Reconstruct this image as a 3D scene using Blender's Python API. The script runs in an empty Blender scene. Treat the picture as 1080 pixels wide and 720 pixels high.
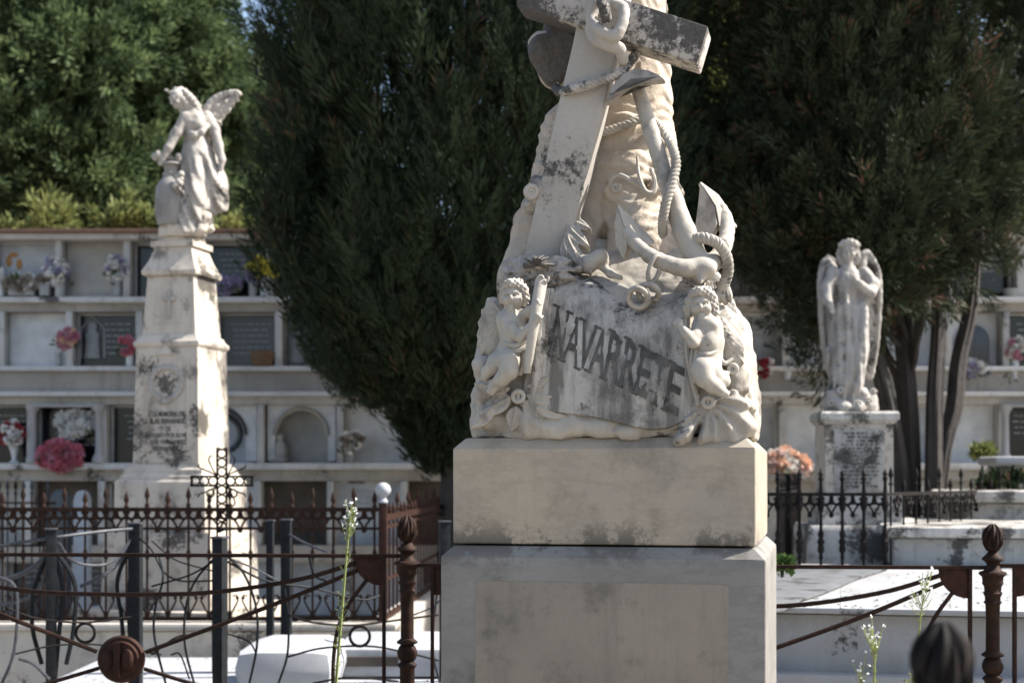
import bpy, bmesh, math, random
import numpy as np
from mathutils import Vector, Matrix

# ------------------------------------------------------------------ camera, sky, sun, exposure
scene = bpy.context.scene
F = 1543.0          # focal length in pixels of the 1080 px wide photograph
CAMZ, HOR = 1.6, 500.0
cam = bpy.data.cameras.new("camera"); camo = bpy.data.objects.new("camera", cam)
scene.collection.objects.link(camo); scene.camera = camo
camo.location = (0, 0, CAMZ); camo.rotation_euler = (math.radians(90), 0, 0)
cam.sensor_width = 36; cam.lens = 36*F/1080; cam.shift_y = (HOR-360)/1080
cam.clip_start = .05; cam.clip_end = 2000
cam.dof.use_dof = True; cam.dof.focus_distance = 4.75; cam.dof.aperture_fstop = 3.4
SUN_EL, SUN_AZ = 46.0, 5.0      # azimuth from +X (photo right) towards +Y (into the picture)
world = bpy.data.worlds.new("World"); scene.world = world; world.use_nodes = True
nt = world.node_tree; nt.nodes.clear()
sky = nt.nodes.new("ShaderNodeTexSky"); sky.sky_type = 'NISHITA'; sky.sun_disc = False
sky.sun_elevation = math.radians(SUN_EL); sky.sun_rotation = math.radians(90-SUN_AZ)
sky.air_density = 1.0; sky.dust_density = 2.5; sky.ozone_density = 1.0
bg = nt.nodes.new("ShaderNodeBackground"); bg.inputs[1].default_value = .115
wo = nt.nodes.new("ShaderNodeOutputWorld")
nt.links.new(sky.outputs[0], bg.inputs[0]); nt.links.new(bg.outputs[0], wo.inputs[0])
sd = bpy.data.lights.new("sun", 'SUN'); sd.energy = 5.0; sd.angle = math.radians(.5); sd.color = (1, .955, .89)
so = bpy.data.objects.new("sun", sd); scene.collection.objects.link(so)
el, az = math.radians(SUN_EL), math.radians(SUN_AZ)
SUNV = Vector((math.cos(el)*math.cos(az), math.cos(el)*math.sin(az), math.sin(el)))
so.rotation_euler = SUNV.to_track_quat('Z', 'Y').to_euler(); so.location = SUNV*40
vs = scene.view_settings
vs.view_transform = 'Standard'; vs.look = 'None'; vs.gamma = 1; vs.exposure = 1.3; vs.use_curve_mapping = False
scene.render.engine = 'CYCLES'; scene.cycles.use_denoising = True
scene.cycles.max_bounces = 6; scene.cycles.diffuse_bounces = 4; scene.cycles.glossy_bounces = 2
scene.cycles.transmission_bounces = 2; scene.cycles.transparent_max_bounces = 4

# ------------------------------------------------------------------ helpers
R = random.Random(7)
rng = np.random.default_rng(5)
V = lambda *a: np.array(a, float)

def at(x, y, Y):
    """point seen at photo pixel x, y standing Y metres from the camera"""
    return np.array([(x-540)/F*Y, Y, CAMZ+(HOR-y)/F*Y])
def zat(y, Y): return CAMZ+(HOR-y)/F*Y
def xat(x, Y): return (x-540)/F*Y

def link(o, parent=None):
    scene.collection.objects.link(o)
    if parent is not None: o.parent = parent
    return o
def tag(o, label=None, cat=None, group=None, kind=None):
    if label: o['label'] = label
    if label and len(label.replace('-', ' ').split()) > 16: print('LONG', label)
    if cat: o['category'] = cat
    if group: o['group'] = group
    if kind: o['kind'] = kind
    return o
def thing(name, label, cat, loc=(0, 0, 0), rz=0, group=None):
    o = bpy.data.objects.new(name, None); o.location = loc; o.rotation_euler = (0, 0, rz)
    o.empty_display_size = .1
    link(o); return tag(o, label, cat, group)
def mesh_obj(name, verts, faces, mat, parent=None, smooth=True, attr=None):
    me = bpy.data.meshes.new(name); me.from_pydata(verts, [], faces)
    if smooth: me.polygons.foreach_set('use_smooth', np.ones(len(me.polygons), bool))
    if attr is not None:
        a = me.attributes.new('v', 'FLOAT', 'POINT'); a.data.foreach_set('value', np.asarray(attr, np.float32))
    me.update(); me.materials.append(mat)
    return link(bpy.data.objects.new(name, me), parent)
def bake(o, angle=40):
    """mark hard edges so that smooth shading keeps corners"""
    me = o.data; bm = bmesh.new(); bm.from_mesh(me)
    for e in bm.edges:
        if len(e.link_faces) == 2 and e.calc_face_angle(0) > math.radians(angle): e.smooth = False
    bm.to_mesh(me); bm.free(); return o

class MB:
    """collects shapes, then links them as ONE mesh"""
    def __init__(s): s.v = []; s.f = []
    def add(s, v, f):
        n = len(s.v); s.v += [tuple(map(float, p)) for p in v]; s.f += [tuple(i+n for i in q) for q in f]
    def box(s, c, d, rz=0, bev=0):
        bm = bmesh.new(); bmesh.ops.create_cube(bm, size=1)
        bmesh.ops.scale(bm, vec=d, verts=bm.verts)
        if bev: bmesh.ops.bevel(bm, geom=bm.edges[:], offset=bev, segments=2, affect='EDGES', profile=.6)
        if rz: bmesh.ops.rotate(bm, cent=(0, 0, 0), matrix=Matrix.Rotation(rz, 3, 'Z'), verts=bm.verts)
        bmesh.ops.translate(bm, vec=c, verts=bm.verts); s.bm(bm)
    def span(s, x0, x1, y0, y1, z0, z1, bev=0):
        s.box(((x0+x1)/2, (y0+y1)/2, (z0+z1)/2), (abs(x1-x0), abs(y1-y0), abs(z1-z0)), 0, bev)
    def bm(s, bm):
        bm.verts.index_update(); s.add([v.co for v in bm.verts], [[v.index for v in f.verts] for f in bm.faces]); bm.free()
    def tube(s, pts, r, seg=8, closed=False, flat=1.0):
        P = np.array(pts, float); n = len(P)
        rr = np.full(n, r) if np.isscalar(r) else np.interp(np.linspace(0, 1, n), np.linspace(0, 1, len(r)), r)
        T = np.gradient(P, axis=0)
        if closed: T = np.roll(P, -1, 0)-np.roll(P, 1, 0)
        T /= np.linalg.norm(T, axis=1)[:, None]+1e-9
        ref = V(0, 0, 1) if abs(T[0][2]) < .9 else V(0, 1, 0)
        N = np.cross(T[0], ref); N /= np.linalg.norm(N)
        vs_ = []
        for i in range(n):
            N = N-T[i]*N.dot(T[i]); N /= np.linalg.norm(N); B = np.cross(T[i], N)
            for k in range(seg):
                a = 2*math.pi*k/seg
                vs_.append(P[i]+rr[i]*(math.cos(a)*N*flat+math.sin(a)*B))
        fs = [(i*seg+k, i*seg+(k+1) % seg, ((i+1) % n)*seg+(k+1) % seg, ((i+1) % n)*seg+k)
              for i in range(n if closed else n-1) for k in range(seg)]
        if not closed: fs += [tuple(range(seg))[::-1], tuple((n-1)*seg+k for k in range(seg))]
        s.add(vs_, fs)
    def lathe(s, prof, c=(0, 0, 0), seg=20, rip=0, nrip=0, twist=0, sq=(1, 1)):
        """prof: list of (r, z)"""
        vs_ = []
        for i, (r, z) in enumerate(prof):
            for k in range(seg):
                a = 2*math.pi*k/seg
                q = r*(1+rip*math.cos(nrip*a+twist*z)) if nrip else r
                vs_.append((c[0]+q*math.cos(a)*sq[0], c[1]+q*math.sin(a)*sq[1], c[2]+z))
        n = len(prof)
        fs = [(i*seg+k, i*seg+(k+1) % seg, (i+1)*seg+(k+1) % seg, (i+1)*seg+k) for i in range(n-1) for k in range(seg)]
        fs += [tuple(range(seg))[::-1], tuple((n-1)*seg+k for k in range(seg))]
        s.add(vs_, fs)
    def prism(s, poly, depth, bev=0):
        """poly: 3D points of a planar outline; depth: vector; a bevelled solid"""
        bm = bmesh.new(); vs_ = [bm.verts.new(p) for p in poly]; f = bm.faces.new(vs_)
        r = bmesh.ops.extrude_face_region(bm, geom=[f])
        bmesh.ops.translate(bm, vec=depth, verts=[e for e in r['geom'] if isinstance(e, bmesh.types.BMVert)])
        bmesh.ops.recalc_face_normals(bm, faces=bm.faces)
        if bev: bmesh.ops.bevel(bm, geom=bm.edges[:], offset=bev, segments=2, affect='EDGES', profile=.6)
        s.bm(bm)
    def sqloft(s, secs, rz=0, c=(0, 0, 0), asp=1.0):
        """secs: (half size, z) of stacked square sections"""
        ca, sa = math.cos(rz), math.sin(rz); vs_ = []
        for h, z in secs:
            for x, y in ((-1, -1), (1, -1), (1, 1), (-1, 1)):
                X, Y = x*h, y*h*asp
                vs_.append((c[0]+X*ca-Y*sa, c[1]+X*sa+Y*ca, c[2]+z))
        n = len(secs)
        fs = [(i*4+k, i*4+(k+1) % 4, (i+1)*4+(k+1) % 4, (i+1)*4+k) for i in range(n-1) for k in range(4)]
        fs += [(3, 2, 1, 0), tuple((n-1)*4+k for k in range(4))]
        s.add(vs_, fs)
    def ball(s, c, r, seg=8, rings=6, sq=(1, 1, 1)):
        pr = [(max(1e-4, math.sin(math.pi*i/rings))*r, -math.cos(math.pi*i/rings)*r*sq[2]) for i in range(rings+1)]
        s.lathe(pr, c, seg, sq=sq[:2])
    def build(s, name, mat, parent=None, smooth=True, angle=40):
        o = mesh_obj(name, s.v, s.f, mat, parent, smooth)
        if smooth: bake(o, angle)
        return o

def curve(pts, n=24):
    """Catmull-Rom through points"""
    P = np.array(pts, float); P = np.vstack([2*P[0]-P[1], P, 2*P[-1]-P[-2]]); out = []
    m = len(P)-3
    for t in np.linspace(0, m-1e-6, n):
        i = int(t); u = t-i; a, b, c, d = P[i:i+4]
        out.append(.5*((2*b)+(c-a)*u+(2*a-5*b+4*c-d)*u*u+(3*b-a-3*c+d)*u**3))
    return np.array(out)

# ---- signed distance sculpting
_T = np.random.default_rng(11).random((32, 32, 32)).astype(np.float32)
def noise3(X, Y, Z, s):
    X, Y, Z = np.broadcast_arrays(X*s, Y*s, Z*s)
    xi, yi, zi = (np.floor(a).astype(int) for a in (X, Y, Z))
    fx, fy, fz = X-xi, Y-yi, Z-zi
    fx, fy, fz = (a*a*(3-2*a) for a in (fx, fy, fz)); out = 0
    for i in (0, 1):
        for j in (0, 1):
            for k in (0, 1):
                w = (fx if i else 1-fx)*(fy if j else 1-fy)*(fz if k else 1-fz)
                out = out+w*_T[(xi+i) & 31, (yi+j) & 31, (zi+k) & 31]
    return out-.5
def smin(a, b, k):
    if k <= 0: return np.minimum(a, b)
    h = np.maximum(k-np.abs(a-b), 0)/k
    return np.minimum(a, b)-h*h*k*.25
def smax(a, b, k): return -smin(-a, -b, k)
class Vol:
    def __init__(s, lo, hi, h):
        s.lo = np.array(lo, float); s.h = h
        s.n = np.ceil((np.array(hi)-s.lo)/h).astype(int)+1
        s.d = np.full(s.n, .5, np.float32)
        s.ax = [s.lo[i]+h*np.arange(s.n[i]) for i in range(3)]
    def win(s, lo, hi):
        a = np.clip(np.floor((np.array(lo)-s.lo)/s.h).astype(int), 0, s.n)
        b = np.clip(np.ceil((np.array(hi)-s.lo)/s.h).astype(int)+1, 0, s.n)
        sl = tuple(slice(i, j) for i, j in zip(a, b))
        return sl, s.ax[0][sl[0]][:, None, None], s.ax[1][sl[1]][None, :, None], s.ax[2][sl[2]][None, None, :]
    def op(s, f, lo, hi, k=0, cut=False):
        m = k+3*s.h
        sl, X, Y, Z = s.win(np.array(lo)-m, np.array(hi)+m)
        if 0 in s.d[sl].shape: return
        d = f(X, Y, Z).astype(np.float32)
        s.d[sl] = smax(s.d[sl], -d, k) if cut else smin(s.d[sl], d, k)
    def cap(s, a, b, ra, rb, k=.01, cut=False):
        a, b = np.array(a, float), np.array(b, float); ba = b-a; L = max(ba.dot(ba), 1e-9); r = max(ra, rb)
        def f(X, Y, Z):
            x, y, z = X-a[0], Y-a[1], Z-a[2]
            t = np.clip((x*ba[0]+y*ba[1]+z*ba[2])/L, 0, 1)
            return np.sqrt((x-ba[0]*t)**2+(y-ba[1]*t)**2+(z-ba[2]*t)**2)-(ra+(rb-ra)*t)
        s.op(f, np.minimum(a, b)-r, np.maximum(a, b)+r, k, cut)
    def chain(s, pts, radii, k=.01, cut=False):
        for i in range(len(pts)-1): s.cap(pts[i], pts[i+1], radii[i], radii[i+1], k, cut)
    def ell(s, c, r, rot=None, k=.01, cut=False):
        """rot: 3x3 whose rows are the ellipsoid's axes"""
        c, r = np.array(c, float), np.array(r, float); Rm = np.eye(3) if rot is None else np.array(rot, float)
        m = r.max()
        def f(X, Y, Z):
            x, y, z = X-c[0], Y-c[1], Z-c[2]
            u = [(Rm[i][0]*x+Rm[i][1]*y+Rm[i][2]*z) for i in range(3)]
            k0 = np.sqrt(sum((u[i]/r[i])**2 for i in range(3))); k1 = np.sqrt(sum((u[i]/r[i]**2)**2 for i in range(3)))+1e-9
            return k0*(k0-1)/k1
        s.op(f, c-m, c+m, k, cut)
    def leaf(s, a, b, w, t, nrm, k=.006):
        """flattened pointed blade from a to b, width w, thickness t, face normal nrm"""
        a, b = np.array(a, float), np.array(b, float); u = b-a; L = np.linalg.norm(u); u /= L
        n = np.array(nrm, float); n = n-u*n.dot(u); n /= np.linalg.norm(n); v = np.cross(n, u)
        def f(X, Y, Z):
            x, y, z = X-a[0], Y-a[1], Z-a[2]
            p = (x*u[0]+y*u[1]+z*u[2])/L; q = x*v[0]+y*v[1]+z*v[2]; o = x*n[0]+y*n[1]+z*n[2]
            pc = np.clip(p, 0, 1); wv = w*.5*np.sin(np.pi*pc**.8)+1e-3
            side = np.abs(q)-wv
            rid = t*.5*(1-.45*np.abs(q)/(w*.5+1e-6)) + .3*t*np.exp(-(q/(w*.06))**2)
            return np.maximum(np.maximum(side*.6, np.abs(o+.25*t*np.cos(np.pi*q/(w+1e-6)))-rid), (np.abs(p-.5)-.5)*L)
        m = w
        s.op(f, np.minimum(a, b)-m, np.maximum(a, b)+m, k)
    def noise(s, amp, sc, oct=2):
        band = np.argwhere(np.abs(s.d) < .06+amp)
        I = tuple(band.T); X, Y, Z = (s.ax[i][I[i]] for i in range(3))
        for o in range(oct): s.d[I] += (amp/2**o*2*noise3(X+o*7.3, Y, Z, sc*2**o)).astype(np.float32)
    def mod(s, fn):
        """fn(X,Y,Z) added to the distance near the surface"""
        I = tuple(np.argwhere(np.abs(s.d) < .08).T)
        s.d[I] += fn(*(s.ax[i][I[i]] for i in range(3))).astype(np.float32)
    def nets(s):
        d = s.d; d = d.copy()
        for ax in range(3):
            sl = [slice(None)]*3
            for e in (0, -1): sl[ax] = e; d[tuple(sl)] = np.maximum(d[tuple(sl)], 1e-3)
        ins = d < 0; n = np.array(d.shape)-1
        cnt = np.zeros(n, np.int8); acc = np.zeros(tuple(n)+(3,), np.float32)
        offs = [(i, j, k) for i in (0, 1) for j in (0, 1) for k in (0, 1)]
        sub = lambda a, o: a[o[0]:o[0]+n[0], o[1]:o[1]+n[1], o[2]:o[2]+n[2]]
        tot = sum(sub(ins, o).astype(np.int8) for o in offs)
        act = np.argwhere((tot > 0) & (tot < 8)); ai = tuple(act.T)
        P = np.zeros((len(act), 3)); C = np.zeros(len(act))
        D = {o: sub(d, o)[ai] for o in offs}
        for o in offs:
            for ax in range(3):
                if o[ax] == 0:
                    q = list(o); q[ax] = 1; q = tuple(q); a, b = D[o], D[q]; m = (a < 0) != (b < 0)
                    t = np.where(m, a/np.where(m, a-b, 1), 0)
                    p = np.tile(np.array(o, float), (len(act), 1)); p[:, ax] = t
                    P[m] += p[m]; C[m] += 1
        verts = s.lo+s.h*(act+P/C[:, None])
        idx = np.full(n, -1, np.int64); idx[ai] = np.arange(len(act))
        quads = []
        for ax in range(3):
            b, c = [(1, 2), (2, 0), (0, 1)][ax]
            A = ins.take(range(n[ax]), ax); B = ins.take(range(1, n[ax]+1), ax)
            e = np.argwhere(A != B)
            e = e[(e[:, b] > 0) & (e[:, c] > 0) & (e[:, b] < n[b]) & (e[:, c] < n[c])]
            fl = A[tuple(e.T)]
            def g(db, dc):
                q = e.copy(); q[:, b] += db; q[:, c] += dc; return idx[tuple(q.T)]
            Q = np.stack([g(-1, -1), g(0, -1), g(0, 0), g(-1, 0)], 1)
            Q[~fl] = Q[~fl][:, ::-1]; quads.append(Q)
        Q = np.vstack(quads); Q = Q[(Q >= 0).all(1)]
        return verts, Q
    def build(s, name, mat, parent=None):
        v, q = s.nets(); return mesh_obj(name, v, q, mat, parent)

def rotm(ang_y=0, ang_x=0, ang_z=0):
    """rows = axes of a frame turned by the angles (degrees)"""
    return np.array((Matrix.Rotation(math.radians(ang_z), 3, 'Z') @ Matrix.Rotation(math.radians(ang_y), 3, 'Y') @ Matrix.Rotation(math.radians(ang_x), 3, 'X')).transposed())

# ---- lettering
def text_mesh(s, size=1.0, bold=0.0, align='CENTER'):
    cu = bpy.data.curves.new('text', 'FONT'); cu.body = s; cu.size = size; cu.align_x = align; cu.offset = bold; cu.resolution_u = 3
    o = bpy.data.objects.new('text', cu); scene.collection.objects.link(o)
    dg = bpy.context.evaluated_depsgraph_get()
    me = bpy.data.meshes.new_from_object(o.evaluated_get(dg))
    v = np.array([p.co[:] for p in me.vertices]).reshape(-1, 3); f = [tuple(p.vertices) for p in me.polygons]
    bpy.data.objects.remove(o); bpy.data.curves.remove(cu); bpy.data.meshes.remove(me)
    return v, f

# ------------------------------------------------------------------ materials
def nodes(name):
    m = bpy.data.materials.new(name); m.use_nodes = True; t = m.node_tree
    return m, t, t.nodes['Principled BSDF'], (lambda k: t.nodes.new(k)), (lambda a, b: t.links.new(a, b))
def _noise(N, L, co, scale, detail=6, rough=.6, stretch=None):
    n = N('ShaderNodeTexNoise'); n.inputs['Scale'].default_value = scale; n.inputs['Detail'].default_value = detail
    n.inputs['Roughness'].default_value = rough
    if stretch:
        mp = N('ShaderNodeMapping'); mp.inputs['Scale'].default_value = stretch; L(co, mp.inputs['Vector']); L(mp.outputs[0], n.inputs['Vector'])
    else: L(co, n.inputs['Vector'])
    return n.outputs['Fac']
def _ramp(N, L, fac, a, b, lo=0, hi=1):
    r = N('ShaderNodeMapRange'); r.inputs['From Min'].default_value = a; r.inputs['From Max'].default_value = b
    r.inputs['To Min'].default_value = lo; r.inputs['To Max'].default_value = hi; L(fac, r.inputs['Value']); return r.outputs[0]
def _mix(N, L, fac, a, b):
    m = N('ShaderNodeMix'); m.data_type = 'RGBA'
    if isinstance(fac, float): m.inputs[0].default_value = fac
    else: L(fac, m.inputs[0])
    for s, c in ((m.inputs[6], a), (m.inputs[7], b)):
        if isinstance(c, tuple): s.default_value = (*c, 1)
        else: L(c, s)
    return m.outputs[2]
def stone(name, base, alt=None, stain=(.12, .10, .085), amt=.5, lichen=0.0, lichc=(.02, .018, .015), sc=1.0, rough=.75, bump=.25,
          streak=.4, strc=None, spec=.3, vein=0, fine=90, damp=None, slo=.5, shi=.72):
    """weathered marble or limestone: cloudy tint, rain streaks, dark patches with ragged edges, grain"""
    m, t, b, N, L = nodes(name); co = N('ShaderNodeTexCoord').outputs['Object']
    alt = alt or tuple(c*.75 for c in base)
    c = _mix(N, L, _ramp(N, L, _noise(N, L, co, 3*sc, 8), .35, .7), base, alt)
    if vein: 
        vn = _noise(N, L, co, 2.2*sc, 12, .7, (1.2, 1.2, 3.5))
        ab = N('ShaderNodeMath'); ab.operation = 'SUBTRACT'; L(vn, ab.inputs[0]); ab.inputs[1].default_value = .5
        a2 = N('ShaderNodeMath'); a2.operation = 'ABSOLUTE'; L(ab.outputs[0], a2.inputs[0])
        c = _mix(N, L, _ramp(N, L, a2.outputs[0], .05, 0, 0, vein), c, tuple(q*.45 for q in base))
    if streak:
        c = _mix(N, L, _ramp(N, L, _noise(N, L, co, 2.4*sc, 6, .65, (5, 5, .55)), slo, shi, 0, streak), c, strc or stain)
    if amt:
        c = _mix(N, L, _ramp(N, L, _noise(N, L, co, 4.5*sc, 12, .68), .54, .66, 0, amt), c, stain)
    if lichen:
        big = _noise(N, L, co, 2.6*sc, 3, .5); fin = _noise(N, L, co, 34*sc, 8, .75)
        ad = N('ShaderNodeMath'); ad.operation = 'MULTIPLY_ADD'; L(fin, ad.inputs[0]); ad.inputs[1].default_value = .55; L(big, ad.inputs[2])
        th = 1.0-.42*lichen
        c = _mix(N, L, _ramp(N, L, ad.outputs[0], th-.03, th+.03, 0, .93), c, lichc)
    if damp:            # ragged dark growth creeping up from the joint at height damp[0], damp[1] tall
        sx = N('ShaderNodeSeparateXYZ'); L(co, sx.inputs[0]); up = _ramp(N, L, sx.outputs[2], damp[0], damp[0]+damp[1], 1, 0)
        big = _ramp(N, L, _noise(N, L, co, 4.2, 5, .6, (1, 1, .25)), .36, .66, -.25, .75); fin = _ramp(N, L, _noise(N, L, co, 26, 8, .75), .3, .7, -.35, .35)
        a1 = N('ShaderNodeMath'); a1.operation = 'MULTIPLY_ADD'; L(up, a1.inputs[0]); L(big, a1.inputs[1]); L(fin, a1.inputs[2])
        a3 = N('ShaderNodeMath'); a3.operation = 'MULTIPLY'; L(up, a3.inputs[0]); L(_ramp(N, L, a1.outputs[0], .12, .34, 0, damp[2]), a3.inputs[1])
        c = _mix(N, L, a3.outputs[0], c, (.085, .075, .06))
    c = _mix(N, L, _ramp(N, L, _noise(N, L, co, fine, 4, .7), .3, .75, 0, .28), c, tuple(q*.55 for q in base))
    L(c, b.inputs['Base Color']); b.inputs['Roughness'].default_value = rough; b.inputs['Specular IOR Level'].default_value = spec
    if bump:
        bp = N('ShaderNodeBump'); bp.inputs['Strength'].default_value = bump; bp.inputs['Distance'].default_value = .01
        ma = N('ShaderNodeMath'); ma.operation = 'MULTIPLY_ADD'; L(_noise(N, L, co, 60, 6, .7), ma.inputs[0]); ma.inputs[1].default_value = .5
        L(_noise(N, L, co, 14, 6, .6), ma.inputs[2]); L(ma.outputs[0], bp.inputs['Height']); L(bp.outputs[0], b.inputs['Normal'])
    return m
def metal(name, a, c2, rough=.65, met=.3, sc=30):
    m, t, b, N, L = nodes(name); co = N('ShaderNodeTexCoord').outputs['Object']
    c = _mix(N, L, _ramp(N, L, _noise(N, L, co, sc, 8, .7), .4, .62), a, c2)
    c = _mix(N, L, _ramp(N, L, _noise(N, L, co, 5, 4, .6), .45, .7, 0, .6), c, tuple(q*.5 for q in a))
    L(c, b.inputs['Base Color']); b.inputs['Roughness'].default_value = rough; b.inputs['Metallic'].default_value = met; b.inputs['Specular IOR Level'].default_value = .12
    bp = N('ShaderNodeBump'); bp.inputs['Strength'].default_value = .35; bp.inputs['Distance'].default_value = .004
    L(_noise(N, L, co, 80, 5, .7), bp.inputs['Height']); L(bp.outputs[0], b.inputs['Normal']); return m
def leafm(name, a, c2, c3=None, trans=.25):
    """leaf colour by the per-leaf value v, some light passing through"""
    m, t, b, N, L = nodes(name); at_ = N('ShaderNodeAttribute'); at_.attribute_name = 'v'
    r = N('ShaderNodeValToRGB'); r.color_ramp.elements[0].color = (*a, 1); r.color_ramp.elements[1].color = (*c2, 1)
    r.color_ramp.elements[1].position = .84 if c3 else 1
    if c3:
        e = r.color_ramp.elements.new(.93); e.color = (*c3, 1)
    L(at_.outputs['Fac'], r.inputs[0]); L(r.outputs[0], b.inputs['Base Color'])
    b.inputs['Roughness'].default_value = .6; b.inputs['Specular IOR Level'].default_value = .12
    tr = N('ShaderNodeBsdfTranslucent'); L(r.outputs[0], tr.inputs[0]); mx = N('ShaderNodeMixShader'); mx.inputs[0].default_value = trans
    out = t.nodes['Material Output']; L(b.outputs[0], mx.inputs[1]); L(tr.outputs[0], mx.inputs[2]); L(mx.outputs[0], out.inputs[0])
    return m
def plain(name, c, rough=.6, spec=.4, var=.25, sc=20):
    m, t, b, N, L = nodes(name); co = N('ShaderNodeTexCoord').outputs['Object']
    L(_mix(N, L, _ramp(N, L, _noise(N, L, co, sc, 6), .35, .7), c, tuple(q*(1-var) for q in c)), b.inputs['Base Color'])
    b.inputs['Roughness'].default_value = rough; b.inputs['Specular IOR Level'].default_value = spec; return m

M_ = {}
M_['sculpt'] = stone('carved_marble', (.42, .385, .33), (.29, .262, .222), (.13, .112, .095), .9, .2, streak=.6, bump=.35)
M_['figure'] = stone('cherub_marble', (.43, .395, .34), (.32, .288, .24), (.2, .17, .14), .6, .0, streak=.3, bump=.2, sc=2)
M_['banner'] = stone('banner_marble', (.43, .405, .36), (.31, .288, .252), (.07, .063, .055), .8, .32, slo=.43, shi=.62, streak=.85, strc=(.085, .077, .066), bump=.35, sc=1.7)
M_['crossm'] = stone('cross_marble', (.40, .37, .33), (.31, .285, .25), (.1, .085, .07), .3, .2, streak=.2, bump=.2)
M_['beam'] = stone('lichen_marble', (.45, .415, .37), (.35, .32, .28), (.05, .042, .036), .7, .68, (.022, .019, .017), streak=.3, bump=.35)
M_['letter'] = stone('stained_letters', (.05, .046, .04), (.16, .15, .13), (.035, .032, .028), .8, .3, streak=.6, bump=.4, sc=3)
M_['weather'] = stone('grey_weathered_marble', (.34, .315, .285), (.22, .205, .19), (.07, .062, .055), .8, .42, streak=.5, bump=.4, sc=2)
M_['trunkm'] = stone('trunk_marble', (.46, .39, .31), (.36, .30, .235), (.2, .16, .12), .4, .25, streak=.3, bump=.6, sc=1.3)
M_['ped'] = stone('pedestal_marble', (.385, .325, .243), (.29, .258, .214), (.14, .118, .092), .55, .0, streak=.3, strc=(.17, .14, .11), bump=.06, sc=.9, rough=.55, vein=.25, damp=(1.37, .12, 1.1))
M_['pedlow'] = stone('pedestal_grey_marble', damp=(1.376, -.09, .9), base=(.235, .222, .20), alt=(.185, .176, .16), stain=(.085, .078, .07), amt=.7, lichen=.0, streak=.45, strc=(.17, .16, .145), bump=.06, sc=.9, rough=.55, vein=.3)
M_['panel'] = stone('rough_panel', (.268, .228, .178), (.20, .174, .14), (.10, .09, .076), .6, .0, streak=.35, bump=.6, sc=1.5, fine=160)
M_['obelisk'] = stone('obelisk_marble', (.52, .465, .395), (.41, .36, .30), (.07, .06, .05), .8, .25, streak=.3, strc=(.13, .11, .09), bump=.15, sc=1.1)
M_['angel'] = stone('angel_marble', (.41, .38, .34), (.30, .275, .245), (.15, .13, .11), .75, .2, streak=.5, bump=.2, sc=1.3)
M_['greyangel'] = stone('grey_angel_marble', (.38, .355, .32), (.27, .25, .223), (.15, .13, .115), .75, .2, streak=.6, bump=.25, sc=1.3)
M_['worn'] = stone('worn_inscription', (.42, .40, .365), (.30, .285, .26), (.10, .09, .08), .8, .40, streak=.5, bump=.3, sc=1.5)
M_['tomb'] = stone('white_tomb_marble', (.38, .385, .39), (.30, .302, .30), (.25, .235, .21), .45, .06, streak=.4, strc=(.3, .28, .25), bump=.08, sc=.8, rough=.5)
M_['tombold'] = stone('old_tomb_marble', (.52, .50, .46), (.38, .36, .33), (.08, .075, .065), .85, .45, streak=.5, bump=.25, sc=1.2)
M_['darkwedge'] = stone('dark_streaked_wedge', (.13, .135, .142), (.08, .083, .088), (.06, .06, .06), .7, .3, streak=.3, bump=.25, sc=2)
M_['tombmid'] = stone('stained_tomb_marble', (.46, .46, .445), (.35, .345, .33), (.11, .105, .095), .85, .3, streak=.55, strc=(.14, .13, .115), bump=.15, sc=1.4)
M_['kerb'] = stone('kerb_stone', (.46, .43, .38), (.36, .33, .29), (.17, .15, .12), .5, .2, streak=.3, bump=.2)
M_['white'] = stone('white_wash', (.37, .38, .40), (.30, .31, .325), (.25, .245, .23), .6, .0, streak=.15, bump=.08)
M_['wall'] = stone('niche_plaster', (.50, .495, .475), (.38, .375, .36), (.15, .13, .11), .5, .15, streak=.5, strc=(.18, .16, .135), bump=.15, sc=.6)
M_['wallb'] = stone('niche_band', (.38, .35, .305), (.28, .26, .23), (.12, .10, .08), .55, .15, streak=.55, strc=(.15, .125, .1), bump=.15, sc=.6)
M_['shelf'] = stone('niche_shelf', (.55, .545, .53), (.44, .435, .42), (.2, .18, .15), .4, .1, streak=.3, bump=.1, sc=.8)
M_['tile'] = stone('clay_coping', (.26, .15, .10), (.19, .12, .085), (.07, .055, .045), .5, .1, bump=.3)
M_['rust'] = metal('rusty_iron', (.021, .0135, .0105), (.042, .021, .014))
M_['rustred'] = metal('red_rusty_iron', (.032, .017, .013), (.055, .025, .018))
M_['iron'] = metal('dark_iron', (.008, .008, .0085), (.020, .015, .013), .75, .1)
M_['gpaint'] = metal('grey_painted_iron', (.009, .0105, .012), (.016, .018, .020), rough=.6, met=0)
M_['gbar'] = metal('worn_grey_bar', (.085, .09, .10), (.045, .045, .05), rough=.5, met=.2)
M_['black'] = plain('polished_black_granite', (.014, .015, .017), .15, .5, .3, 60)
M_['slate'] = plain('dark_slate', (.055, .062, .07), .25, .5, .3, 40)
M_['grey'] = plain('grey_marble_plaque', (.42, .445, .475), .4, .4, .3, 6)
M_['pale'] = plain('pale_marble_plaque', (.60, .61, .61), .4, .4, .3, 5)
M_['beige'] = plain('beige_plaque', (.40, .385, .35), .6, .3, .3, 5)
M_['cavity'] = plain('cavity_shade', (.10, .085, .07), .9, .1, .4, 5)  # dark colour stands in for the shade inside open hollows
M_['silver'] = plain('silver_lettering', (.45, .45, .44), .4, .5, .1)
M_['gold'] = plain('ochre_marks', (.42, .22, .06), .5, .3, .3)
M_['bark'] = stone('bark', (.046, .039, .034), (.028, .024, .021), (.035, .03, .027), .7, .2, streak=.7, strc=(.055, .047, .04), bump=1.0, sc=2)
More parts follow.
